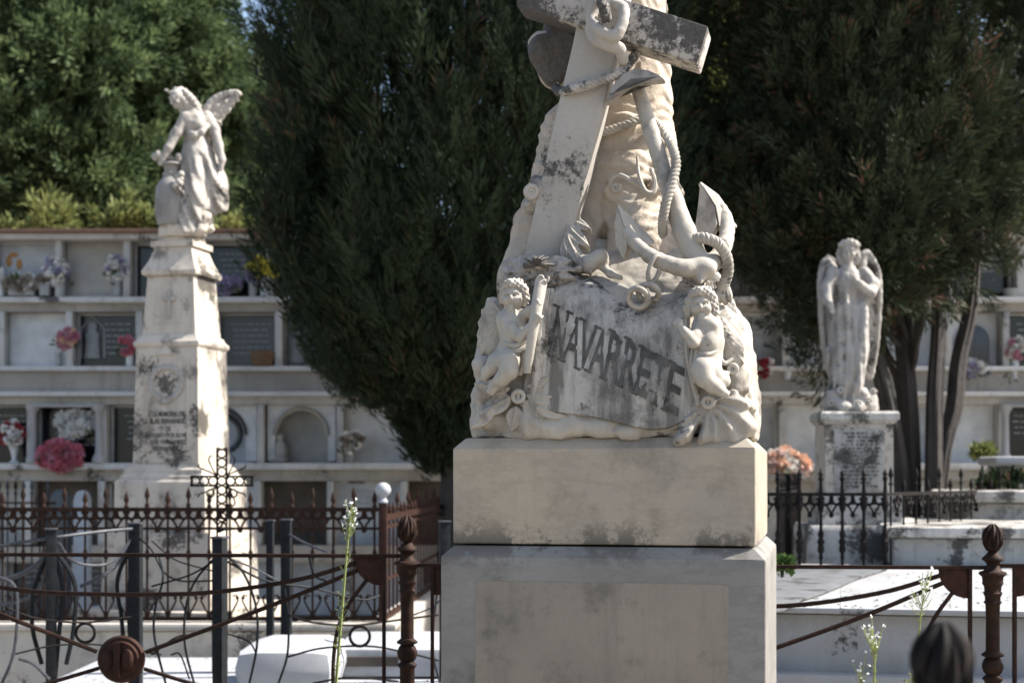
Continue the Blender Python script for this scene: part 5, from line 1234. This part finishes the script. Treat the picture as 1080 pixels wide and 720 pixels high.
# ------------------------------------------------------------------ grey posts with bent bars (the plot between)
GY = 8.3
def gpost(x, yt, w, Y, label):
    g = thing('square_post', label, 'post', (xat(x, Y), Y, 0), R.uniform(-.4, .4), 'square grey posts of the bent bar fence')
    mb = MB(); h = zat(yt, Y); W_ = w*Y/F/2.7; mb.span(-W_, W_, -W_, W_, 0, h, .004); mb.build('shaft', M_['gpaint'], g)
    mb = MB(); mb.span(-W_-.006, W_+.006, -W_-.006, W_+.006, h+.001, h+.012, .004); mb.build('cap', M_['gbar'], g)
gpost(54, 559, 15, 7.6, 'slanting lit square grey post at the far left with light bars meeting at its top')
gpost(143, 553, 17, 8.0, 'square grey post behind the rusty roundel')
gpost(232, 568, 16, 6.9, 'nearest dark square post under the openwork cross')
gpost(285, 550, 10, 8.4, 'slim square post right of the openwork cross')
gpost(302, 549, 14, 8.6, 'thick square post beside the slim one, right of the openwork cross')
gpost(469, 551, 14, 8.2, 'dark square post at the left edge of the marble pedestal')
bf = thing('bent_bar_fence', 'tangle of thin curved grey bars and rings strung between the square posts', 'fence', (0, 0, 0))
def bar(pts, r=.006, mat='iron', flat=1, name='bent_bar'):
    mb = MB(); mb.tube(curve([at(x, y, Y) for x, y, Y in pts], 22), r, 6); mb.build(name, M_[mat], bf)
for pts, r, m_ in (([(-20, 579, 7.7), (20, 572, 7.7), (54, 567, 7.6), (110, 560, 7.8), (145, 557, 8.0)], .010, 'gbar'),
                 ([(54, 568, 7.6), (44, 590, 7.65), (20, 606, 7.7), (-20, 616, 7.8)], .013, 'gbar'), ([(54, 574, 7.6), (46, 612, 7.6), (25, 632, 7.7), (-20, 640, 7.8)], .010, 'gbar'),
                 ([(62, 572, 7.6), (75, 590, 7.7), (97, 596, 7.8), (122, 590, 7.9), (143, 560, 8.0)], .008, 'gbar'), ([(143, 560, 8), (132, 585, 8), (110, 606, 7.9), (85, 618, 7.9)], .012, 'gbar'),
                 ([(54, 575, 7.6), (36, 620, 7.6), (34, 660, 7.6), (44, 700, 7.6)], .012, 'gpaint'), ([(54, 575, 7.6), (66, 620, 7.6), (62, 670, 7.6), (58, 715, 7.6)], .012, 'gpaint'), ([(54, 575, 7.6), (78, 612, 7.6), (78, 660, 7.6), (70, 700, 7.6)], .012, 'gpaint'),
                 ([(143, 565, 8), (124, 610, 8), (128, 650, 8), (130, 675, 8)], .012, 'gpaint'), ([(143, 565, 8), (136, 620, 8), (136, 660, 8), (138, 680, 8)], .010, 'gpaint'),
                 ([(-10, 605, 7.2), (15, 617, 7.2), (18, 650, 7.2), (14, 690, 7.2), (0, 725, 7.2)], .008, 'gbar'), ([(5, 640, 7.2), (40, 652, 7.3), (90, 656, 7.4), (140, 650, 7.5)], .006, 'iron'), ([(12, 690, 7.2), (60, 680, 7.3), (110, 680, 7.4), (170, 690, 7.4)], .005, 'iron'),
                 ([(20, 694, 7.2), (36, 700, 7.2), (52, 716, 7.2)], .009, 'gbar'), ([(168, 588, 7.2), (172, 610, 7.1), (164, 640, 7.1), (163, 672, 7.1), (176, 725, 7.1)], .006, 'gpaint'), ([(226, 588, 7.0), (206, 612, 7.0), (196, 640, 7.0), (195, 680, 7.0), (206, 725, 7.0)], .006, 'gpaint'),
                 ([(240, 586, 7.0), (258, 606, 7.0), (270, 640, 7.0), (271, 680, 7.0), (262, 725, 7.0)], .0065, 'gpaint'), ([(228, 590, 7), (200, 606, 7), (160, 618, 7.1)], .005, 'iron'), ([(146, 566, 8), (160, 580, 7.8), (172, 602, 7.6), (190, 612, 7.4), (225, 612, 7)], .005, 'iron'),
                 ([(160, 570, 7.9), (185, 590, 7.8), (225, 602, 7.6)], .004, 'iron'), ([(240, 592, 7), (280, 612, 7.2), (330, 620, 7.4), (380, 632, 7.6), (400, 628, 7.7)], .006, 'gpaint'), ([(246, 590, 7), (270, 600, 7.2), (300, 616, 7.4)], .005, 'gbar'),
                 ([(302, 562, 8.6), (325, 574, 8.4), (345, 582, 8.2)], .007, 'gbar'), ([(326, 586, 7.6), (332, 606, 7.6), (344, 612, 7.6)], .008, 'gpaint'), ([(300, 620, 7.4), (304, 650, 7.4), (303, 690, 7.4), (292, 725, 7.4)], .006, 'gpaint'),
                 ([(304, 648, 7.4), (330, 656, 7.4), (370, 659, 7.5), (400, 656, 7.6), (462, 648, 7.8)], .006, 'iron'), ([(304, 692, 7.4), (340, 683, 7.4), (390, 681, 7.5), (430, 688, 7.6), (462, 696, 7.8)], .006, 'iron'), ([(240, 668, 7), (262, 676, 7), (270, 688, 7)], .004, 'iron'),
                 ([(330, 720, 7.3), (370, 714, 7.3), (420, 718, 7.4)], .006, 'iron'), ([(465, 600, 8), (458, 650, 7.9), (457, 690, 7.8), (464, 720, 7.7)], .006, 'gpaint'), ([(436, 648, 7.8), (456, 640, 7.8), (464, 632, 7.8)], .005, 'gbar'),
                 ([(160, 690, 7.1), (185, 672, 7.1), (205, 668, 7.1), (225, 660, 7)], .005, 'iron'), ([(200, 716, 7), (190, 690, 7), (180, 690, 7)], .004, 'iron')):
    bar(pts, r, m_)
for x, y, r, Y in ((90, 667, 10, 7.4), (379.5, 670.5, 10.5, 7.45)):
    mb = MB(); ring(mb, at(x, y, Y), r*Y/F, .008, 24); mb.build('ring', M_['iron'], bf)

# ------------------------------------------------------------------ the railing round the anchor monument
ef = thing('iron_railing', 'rusty iron railing with turned posts and half disc brackets behind the anchor pedestal', 'railing', (0, 0, 0))
def turned_post(x, Y, yfin, parent, mat, fx=None):
    """turned cast-iron post under a bud finial; yfin: pixel row of the tip"""
    px = 6.05/F; zt = zat(yfin, Y); X = xat(x, Y)
    d = lambda y: -(y-550)*px        # rows as measured on the right-hand post, from its tip
    prof = [(.5, 1.2), (4, 579-.2), (6, 581), (7.5, 583), (11, 586), (11, 588), (8, 590), (6, 593), (8, 596), (9, 599), (14, 601), (14.5, 603), (11, 606), (10.5, 611), (11, 613), (9, 616), (8.5, 621), (10, 623), (8, 627), (8, 631), (9.5, 632.5), (7.5, 635), (7, 650), (7.2, 684), (11.5, 687.5), (11.5, 689), (7, 691), (9, 693), (11, 698), (11, 702), (9, 707), (7, 709), (11, 713), (8, 717), (8.5, 760), (12, 765), (9, 770), (9, 860), (13, 865), (14, 880), (9, 885), (9, 915)]
    pr = [(r*px, zt+d(y)) for r, y in prof[1:] if zt+d(y) > 0]
    pr = pr[::-1]; pr = [(pr[0][0], 0.0)]+pr
    mb = MB(); mb.lathe(pr, (X, Y, 0), 18); p = mb.build('post', M_[mat], parent, True, 50)
    b_ = [(.001, 550), (1.7, 551), (3.6, 554), (5.9, 558), (7.8, 562.5), (8.9, 567.5), (8.7, 572), (7, 576.5), (5.5, 579)]
    mb = MB(); mb.lathe([(r*px, zt+d(y)) for r, y in b_[::-1]], (X, Y, 0), 40, .10, 8, 28)
    for k in range(16):
        a = 2*math.pi*k/16; lv = k % 2
        pts = [V(X, Y, 0)+V(r*px*math.cos(a+tw), r*px*math.sin(a+tw), zt+d(y)) for r, y, tw in ((6.2, 577-lv*4, 0), (9.2, 571-lv*5, .12), (8.2, 563-lv*4, .22), (5.2, 557-lv*2.5, .3), (1.8, 552-lv*1, .32))]
        mb.tube(curve(pts, 9), [.004, .0085, .008, .004], 5)
    mb.build('finial', M_[mat], p, True, 60)
    return X
turned_post(429.5, 6.25, 543, ef, 'rust'); turned_post(1047, 6.05, 552, ef, 'rust')
def panel(xa, xb, ya, Ya, Yb, ctr, yc):
    """one bay: top rail, half-disc brackets, sagging bar, spokes to the roundel, end bars"""
    Xa, Xb = xat(xa, Ya), xat(xb, Yb); z = lambda y, t_: zat(y, Ya+(Yb-Ya)*t_)
    za = zat(ya, (Ya+Yb)/2); Pq = lambda t_, y: V(Xa+(Xb-Xa)*t_, Ya+(Yb-Ya)*t_, za-(y)*6.15/F)
    px = lambda q: q/(xb-xa)
    for t_ in (0, 1):
        mb = MB(); p = Pq(t_, 0); mb.span(p[0]-.008, p[0]+.008, p[1]-.008, p[1]+.008, 0, za, .002); mb.build('end_bar', M_['rust'], ef)
        s = 1 if t_ == 0 else -1; mb = MB()
        pts = [Pq(t_+s*px(2), 1)]+[Pq(t_+s*px(2+30*math.sin(a)), 1+31*math.cos(a)) for a in np.linspace(0, math.pi/2, 10)]
        mb.prism(pts, (0, .012, 0), .003); mb.build('bracket_plate', M_['rustred'], ef)
        def spoke(pts, r): mb = MB(); mb.tube(curve(pts, 18), r, 7); mb.build('spoke', M_['rust'], ef)
        spoke([Pq(t_+s*px(30), 8), Pq(t_+s*px(90), 26), Pq(t_+s*px(180), 40), Pq(.5, 43)], .010)
        spoke([Pq(t_+s*px(28), 16), Pq(t_+s*px(120), 55), Pq(.5-s*px(26), yc-8)], .010)
        spoke([Pq(t_+s*px(18), 26), Pq(t_+s*px(38), 55), Pq(t_+s*px(50), 90), Pq(t_+s*px(52), 150), Pq(t_+s*px(40), 220)], .009)
        spoke([Pq(t_+s*px(20), 210), Pq(t_+s*px(120), 165), Pq(.5-s*px(24), yc+10)], .009)
    c = Pq(.5, yc); mb = MB()
    mb.lathe([(.001, -.02), (.075, -.02), (.082, -.012), (.095, -.012), (.104, 0), (.095, .012), (.082, .012), (.075, .02), (.001, .02)], (0, 0, 0), 32)
    vv = [(c[0]+a, c[1]+cc, c[2]+b_) for a, b_, cc in mb.v]; mb.v = vv
    mb.box((c[0]-.012, c[1]-.030, c[2]+.0), (.03, .02, .15), 0, .008); mb.ball((c[0]+.03, c[1]-.02, c[2]), .03, 12, 8, (1, .5, 1.6)); mb.ball((c[0]-.05, c[1]-.02, c[2]), .025, 12, 8, (1, .5, 1.6)); mb.build('roundel', M_['rustred'], ef)
    mb = MB(); a, b_ = Pq(-px(24), 0), Pq(1+px(24), 0); mb.prism([a+V(0, -.008, -.008), a+V(0, -.008, .008), a+V(0, .018, .008), a+V(0, .018, -.008)], b_-a, .002); mb.build('top_rail', M_['rust'], ef)
    mb = MB(); a, b_ = Pq(-px(24), 235), Pq(1+px(24), 235); mb.prism([a+V(0, -.008, -.008), a+V(0, -.008, .008), a+V(0, .018, .008), a+V(0, .018, -.008)], b_-a, .002); mb.build('bottom_rail', M_['rust'], ef)
panel(-143, 405, 585, 6.4, 6.26, 131, 113); panel(456, 1023, 597, 6.22, 6.06, 740, 113); panel(1070, 1600, 597.5, 6.04, 5.9, 1340, 113)
np_ = thing('iron_post', 'shade-darkened iron post with a bud finial closest to the viewer, at the lower right', 'post', (0, 0, 0))
turned_post(993.5, 2.02, 654.5, np_, 'iron')  # same railing as the rusty posts; dark iron colour stands in for backlit shade

# ------------------------------------------------------------------ spear fence (right)
RY = 10.0
rf = thing('spear_fence', 'dark iron spear fence with baluster bars and trefoil scrolls in front of the standing angel', 'fence', (0, 0, 0))
z1 = zat(521, RY)
mb = MB(); mb.span(xat(770, RY), xat(934, RY), RY-.014, RY+.014, z1-.012, z1+.012, .003); mb.build('rail', M_['iron'], rf)
mb = MB(); mb.span(xat(770, RY), xat(934, RY), RY-.012, RY+.012, zat(606, RY), zat(602, RY), .003); mb.build('rail', M_['iron'], rf)
x = 933.6
while x > 770:
    X = xat(x, RY); h = lambda y: zat(y, RY); mb = MB()
    mb.lathe([(.010, h(604)), (.011, h(590)), (.016, h(588)), (.012, h(584)), (.025, h(580)), (.019, h(574)), (.028, h(571)), (.015, h(567)), (.023, h(563)), (.012, h(558)), (.011, h(540)), (.018, h(537)), (.030, h(531)), (.020, h(527)), (.014, h(518)), (.011, h(508)), (.018, h(505)), (.018, h(503)), (.010, h(502)), (.020, h(499.5)), (.010, h(497)), (.001, h(494))], (X, RY, 0), 10); mb.build('spear', M_['iron'], rf); x -= 22.6
x = 922.0
while x > 770:
    mb = MB(); ornament(mb, xat(x, RY), RY, z1-.01, .11); mb.build('trefoil_scroll', M_['iron'], rf); x -= 22.6
rs = thing('fence_return', 'dark spear fence side running back behind the stepped tomb past the cypress trunks', 'fence', (0, 0, 0))
A, Bq = V(xat(934, RY), RY, 0), V(xat(1062, 13.0), 12.6, 0)
mb = MB(); rail(mb, z1, .012); mb.build('rail', M_['iron'], rs)
for k in range(13):
    p = A+(Bq-A)*(k+.4)/13; mb = MB(); mb.lathe(spear_prof(z1-.7, z1+(.19 if k % 2 == 0 else .11)), p, 8); mb.build('spear', M_['iron'], rs)
for k in range(12):
    p = A+(Bq-A)*(k+.9)/13; d = (Bq-A)/np.linalg.norm(Bq-A); mb = MB(); ornament(mb, p[0], p[1], z1-.01, .11, (d[0], d[1])); mb.build('trefoil_scroll', M_['iron'], rs)
lf = thing('fence_return', 'dark spear fence side running back from the left of the standing angel', 'fence', (0, 0, 0))
A, Bq = V(xat(822, RY)-.02, RY+.02, 0), V(xat(838, 13.0), 12.8, 0)
for z in (z1, z1-.6): mb = MB(); rail(mb, z, .012); mb.build('rail', M_['iron'], lf)
for k in range(14):
    p = A+(Bq-A)*(k+.8)/14; mb = MB(); mb.lathe(spear_prof(z1-.65, z1+.15), p, 8); mb.build('spear', M_['iron'], lf)
# small picket fence of an old grave at the far left, under the niches
pk = thing('picket_fence', 'old dark picket railing with pale uprights at the far left under the niches', 'fence', (0, 0, 0))
for k in range(14):
    X = xat(-60+k*8.5, 13.0); mb = MB(); mb.lathe(spear_prof(0, zat(506, 13)), (X, 13.0, 0), 7); mb.build('upright', M_['gbar'] if k % 3 else M_['rust'], pk)
for y in (530, 575): mb = MB(); mb.span(xat(-70, 13), xat(58, 13), 12.98, 13.02, zat(y+1, 13), zat(y-1, 13)); mb.build('rail', M_['rust'], pk)

# ------------------------------------------------------------------ vases and flowers on the shelves
def vase(x, y, h, w, label, mat='vase', name='vase', prof=None, Y=WY+.06):
    s = Y/F; t = thing(name, label, 'vase', (xat(x, Y), Y, zat(y, Y)+.004))
    pr = prof or [(.42, 0), (.45, .03), (.22, .12), (.20, .22), (.36, .55), (.42, .8), (.34, .92), (.46, 1), (.40, .985), (.3, .9)]
    mb = MB(); mb.lathe([(r*w*s, z*h*s) for r, z in pr], (0, 0, 0), 18); mb.build('body', M_[mat], t); return t
CYL = [(.40, 0), (.42, .05), (.40, .1), (.44, .9), (.5, .95), (.5, 1), (.42, .99), (.40, .9)]
def bouquet(x, y, rx, ry, mats, label, n=26, Y=WY+.05, leaf=True, z0=None, sz=None, group=None):
    s = Y/F; c = V(xat(x, Y), Y, zat(y, Y)); t = thing('flower_bouquet', label, 'flowers', tuple(c), 0, group)
    sz = sz or max(.04, rx*s*.36); mbs = {m_: [[], []] for m_ in mats}
    for k in range(n):
        u = rng.normal(size=3); u /= np.linalg.norm(u); u[1] = -abs(u[1])*.9 if k % 4 else u[1]*.5; p = u*V(rx*s, min(rx, ry)*s, ry*s)*R.uniform(.75, 1)
        Cb, Db = mbs[mats[k % len(mats)]]; 
        for j in range(5): Cb.append(p+rng.normal(size=3)*sz*.12); Db.append(u+rng.normal(size=3)*.7)
    for m_, (Cb, Db) in mbs.items():
        if Cb:
            mb = MB(); [mb.ball(Cb[q], sz*R.uniform(.34, .5), 7, 5) for q in range(0, len(Cb), 5)]; mb.build('blossom', M_[m_], t)
        if Cb: leaves('blossom', np.array(Cb), np.array(Db), 12, sz*.35, sz*.9, sz*.75, 1.2, sz*.3, M_[m_], t)
    if leaf:
        Cl = rng.normal(size=(7, 3))*V(rx*s*.6, rx*s*.4, ry*s*.5)-V(0, -.01, ry*s*.45); leaves('foliage', Cl, rng.normal(size=(7, 3))+V(0, -.3, .2), 6, .04, .06, .025, .9, .03, M_['green'], t)
    if z0 is not None:
        mb = MB()
        for k in range(5): mb.tube([(R.uniform(-.01, .01), 0, zat(z0, Y)-c[2]), (R.uniform(-.5, .5)*rx*s, R.uniform(-.02, .02), 0)], .004, 5)
        mb.build('stem', M_['green'], t)
    return t
TR = [(.85, 0), (.9, .05), (1, .9), (1.04, 1), (.96, .98)]
def trough(x, y, h, w, label, Y=WY+.08):
    s = Y/F; t = thing('planter', label, 'planter', (xat(x, Y), Y, zat(y, Y)+.004)); mb = MB(); mb.span(-w*s/2, w*s/2, -.09, .09, 0, h*s, .012); mb.build('box', M_['vaseg'], t)
    mb = MB(); mb.span(-w*s/2-.012, w*s/2+.012, -.102, .102, h*s+.001, h*s+.016, .006); mb.build('rim', M_['vase'], t)
trough(25, 313, 9, 27, 'low grey planter box on the top left shelf'); bouquet(24, 299, 16, 8, ['p_dry', 'p_white', 'p_dry'], 'dry pale flowers filling the low grey planter box', 30)
trough(49, 313, 12, 10, 'small square pale pot beside the low planter box'); bouquet(47, 296, 8, 6, ['p_dry'], 'dark withered flowers in the small square pot', 12)
vase(1, 313, 15, 9, 'white vase cut by the left edge of the photo', prof=CYL); bouquet(0, 293, 5, 6, ['p_white'], 'white flowers at the very left edge on the top shelf', 10, z0=299)
vase(65, 313, 20, 10, 'tall grey cylinder vase left of the beige plaque', 'vaseg', prof=CYL); bouquet(59, 285, 12, 14, ['p_white', 'p_white', 'p_lav'], 'white bouquet with lilac touches left of the beige plaque', 22, z0=294)
vase(124, 313, 20, 11, 'pale grey cylinder vase right of the beige plaque', 'vaseg', prof=CYL); bouquet(124, 283, 11, 13, ['p_white', 'p_white', 'p_lav', 'p_white'], 'white and lilac bouquet right of the beige plaque', 20, z0=294)
vase(74, 386, 21, 10, 'tall white flared vase left of the black plaque with the carved saint'); bouquet(73, 357, 12, 10, ['p_rose', 'p_rose', 'p_peach'], 'pink and rose bouquet left of the black plaque with the carved saint', 26, z0=367)
vase(137, 386, 14, 10, 'white vase half hidden behind the left memorial', prof=CYL); bouquet(134, 365, 9, 9, ['p_rose', 'p_pink'], 'pink bouquet half hidden behind the left memorial', 20, z0=374)
vase(62, 386, 14, 8, 'plain pale box vase left of the tall white flared vase', 'vaseg', prof=CYL)
vase(15, 488, 24, 12, 'white urn shaped vase at the lower left niche'); bouquet(14, 457, 12, 13, ['p_red', 'p_white', 'p_white', 'p_red'], 'red and white bouquet in the lower left niche', 26, z0=468)
bouquet(64, 480, 23, 14, ['p_pink', 'p_pink', 'p_rose'], 'large dome of pink flowers in the black niche with columns', 110, Y=WY-.02, sz=.05)
vase(79, 488, 26, 10, 'dark vase of the white bouquet in the black niche with columns', 'slate', prof=CYL, Y=WY+.14); bouquet(81, 447, 19, 11, ['p_white'], 'wide white bouquet in the black niche with columns', 36, Y=WY+.14, z0=465)
bouquet(240, 300, 13, 8, ['p_lav'], 'low lilac flowers right of the left memorial', 22)
vase(267, 314, 20, 11, 'grey lidded urn with a lilac top beside the yellow flowers', 'vaseg', prof=CYL); bouquet(267, 291, 7, 7, ['p_lav'], 'round lilac blossom on the grey urn', 12, leaf=False)
vase(279, 314, 21, 12, 'white vase of the yellow flowers', prof=CYL); bouquet(277, 283, 15, 8, ['p_yellow'], 'bright yellow flowers on the top shelf left of the cypress', 30, z0=294)
vase(277, 386, 15, 13, 'empty terracotta pot in the slate niche', 'terra', 'flower_pot', TR)
bouquet(371, 466, 13, 10, ['p_white', 'p_dry'], 'white lilies beside the pale plaque under the cypress', 14, Y=WY-.03); vase(369, 488, 12, 7, 'slim grey vase of the white lilies', 'vaseg', prof=CYL)
f = thing('saint_figurine', 'small yellowish saint figurine in the arched niche', 'figurine', (xat(295, WY+.2), WY+.2, zat(487, WY+.2)))
mb = MB(); mb.lathe([(.09, 0), (.09, .03), (.075, .05), (.085, .12), (.07, .2), (.035, .235), (.045, .26), (.045, .29), (.02, .315), (.001, .32)], (0, 0, 0), 14, .08, 7, 0); mb.build('figure', M_['terra'] if False else M_['beige'], f)
bouquet(806, 387, 8, 8, ['p_red', 'p_red', 'p_white'], 'red flowers just right of the anchor sculpture', 18)
vase(830, 400, 14, 11, 'pale square stub vase right of the red flowers', prof=CYL)
trough(829, 505, 9, 36, 'pale trough under the peach flowers', Y=WY-.9); bouquet(829, 490, 21, 11, ['p_peach', 'p_blush', 'p_blush', 'p_white', 'p_peach'], 'wide peach and pink bouquet between the pedestal and the standing angel', 46, Y=WY-.9)
bouquet(1029, 389, 14, 8, ['p_lav', 'p_white'], 'lilac and white bouquet on the ledge under the dark dome slab', 24)
vase(1070, 400, 20, 11, 'white footed urn at the right edge'); bouquet(1070, 368, 10, 12, ['p_white', 'p_rose', 'p_white'], 'white and pale pink bouquet in the footed urn at the right edge', 24, z0=380)
vase(1066, 319, 14, 8, 'grey tapering pot on the upper right shelf', 'vaseg', prof=TR)
bouquet(957, 512, 6, 5, ['p_red'], 'small red flowers behind the standing angel pedestal', 8, Y=WY-.5)
# memorial objects standing low behind the left fence
for x, w, h, lab in ((62, 20, 26, 'small dark arched headstone behind the left fence'), (85, 16, 24, 'grey headstone with a rounded top behind the left fence, next to the arched one')):
    t = thing('headstone', lab, 'headstone', (xat(x, 13), 13, 0)); mb = MB(); s = 13/F
    pts = [(-w*s/2, 0, .0), (w*s/2, 0, 0), (w*s/2, 0, zat(530, 13))]+[(w*s/2*math.cos(a), 0, zat(530, 13)+h*.55*s*math.sin(a)) for a in np.linspace(0.2, 2.94, 9)]+[(-w*s/2, 0, zat(530, 13))]
    mb.prism(pts, (0, .12, 0), .01); mb.build('stone', M_['slate'] if w > 18 else M_['grey'], t)

# ------------------------------------------------------------------ plants near the tombs
def potplant(x, y, w, h, label, Y, n=60, mat='green', ll=.11):
    s = Y/F; t = thing('leafy_plant', label, 'plant', (xat(x, Y), Y, zat(y, Y))); mb = MB(); C, D = [], []
    for k in range(9):
        a = R.uniform(0, 6.28); tip = V(math.cos(a)*w*s*.45, math.sin(a)*w*s*.35, h*s*R.uniform(.6, 1)); mb.tube([(0, 0, -.02), tuple(tip*.5+V(0, 0, .04)), tuple(tip)], [.008, .004], 5)
        for u in np.linspace(.45, 1, 6): C.append(tip*u); D.append(tip+rng.normal(size=3)*.3*h*s)
    mb.build('stem', M_['green'], t); leaves('foliage', np.array(C), np.array(D), 6, .06, ll, .03, .9, .05, M_[mat], t); return t
potplant(1066, 518, 34, 15, 'dark leafy plant on the stepped tomb at the right edge', 12.3, mat='cypress', ll=.08); potplant(1042, 517, 12, 7, 'low dark leaves on the stepped tomb left of the leafy plant', 12.2, mat='cypress', ll=.06)
t = potplant(1036, 493, 11, 17, 'small bushy green plant on a stem in front of the pale niche at the right', 14.0, mat='shrub', ll=.09)
mb = MB(); mb.tube([(0, 0, 0), (0, 0, -.9)], .015, 6); mb.build('stem', M_['green'], t)
potplant(825, 604, 6, 5, 'tiny green weed sprouting at the right side of the pedestal', 7.0, ll=.025)
def weed(pts, Y, label, heads, mat='p_white', r=.0045, side=0):
    t = thing('flowering_weed', label, 'weed', (xat(pts[0][0], Y), Y, 0)); o = V(xat(pts[0][0], Y), Y, 0)
    P = curve([at(x, y, Y)-o for x, y in pts], 40); P[0][2] = 0 if P[0][2] < .3 else P[0][2]
    g = np.vstack([V(0, 0, 0), P]); mb = MB(); mb.tube(g, [r*1.3, r, r*.5], 6); C, D = [], []
    for k in range(side):
        i = R.randint(8, len(P)-4); a = R.uniform(0, 6.28); e = P[i]+V(math.cos(a)*.014, math.sin(a)*.014, .02); mb.tube([P[i], e], .0016, 4); C.append(e); D.append(e-P[i])
    HC = []
    for x, y, n, sp in heads:
        c = at(x, y, Y)-o
        for k in range(n):
            q = c+rng.normal(size=3)*V(sp, sp, sp*1.4)*Y/F; b_ = P[min(len(P)-1, int(np.argmin(np.abs(P[:, 2]-(q[2]-.05)))))]; mb.tube(curve([b_, (b_+q)/2+V(0, 0, -.008), q], 5), .0014, 4); HC.append(q)
    mb.build('stalk', M_['stalk'], t)
    HC = np.array(HC); leaves('flower_head', HC, rng.normal(size=HC.shape)+V(0, 0, .8), 7, .006, .009, .006, 1.0, .004, M_[mat], t)
    if C: leaves('foliage', np.array(C), np.array(D), 3, .004, .012, .004, .5, .003, M_['shrub'], t)  # tiny seed pods on the side stalks, built as leaf faces
weed([(352, 760), (356, 700), (361, 640), (366, 580), (370, 545)], 5.7, 'tall green flowering weed stalk in front of the near railing', [(370, 538, 16, 4), (368, 550, 10, 4), (373, 556, 3, 3)], r=.0052, side=40)
weed([(962, 740), (966, 700), (970, 660), (974, 628)], 5.75, 'tall pale weed with a feathery head overlapping the railing at the right', [(976, 618, 16, 5), (970, 626, 9, 5), (980, 600, 4, 3)], r=.004, side=16)
weed([(920, 745), (922, 715), (923, 690)], 5.7, 'short weed with white florets in front of the white tomb', [(922, 668, 13, 5), (918, 672, 4, 6), (923, 680, 5, 5)], r=.0045, side=12)
weed([(906, 745), (906, 730), (908, 718)], 5.7, 'lowest weed with white florets at the bottom edge', [(908, 707, 8, 5), (905, 712, 4, 4)], r=.0045, side=4)
weed([(958, 760), (960, 735), (962, 722)], 5.72, 'bare green weed tip at the bottom edge beside the near iron post', [(961, 716, 6, 3)], 'shrub', r=.004, side=6)

# needles and leaves blown onto the white slabs
pts = [at_z(R.uniform(818, 1090), R.uniform(601, 641), zt+.006) for k in range(260)]+[V(R.uniform(-2.5, -.3), R.uniform(7.66, 9.25), .446) for k in range(220)]
vv, ff = [], []
for p in pts:
    a, l, w = R.uniform(0, 6.28), R.uniform(.012, .035), R.uniform(.003, .009); d, n = V(math.cos(a), math.sin(a), 0), V(-math.sin(a), math.cos(a), 0); i = len(vv)
    vv += [p-d*l/2, p+n*w/2+V(0, 0, R.uniform(.001, .006)), p+d*l/2+V(0, 0, R.uniform(0, .004)), p-n*w/2]; ff.append((i, i+1, i+2, i+3))
tag(mesh_obj('leaf_litter', [tuple(q) for q in vv], ff, M_['bark'], None, False), kind='stuff')
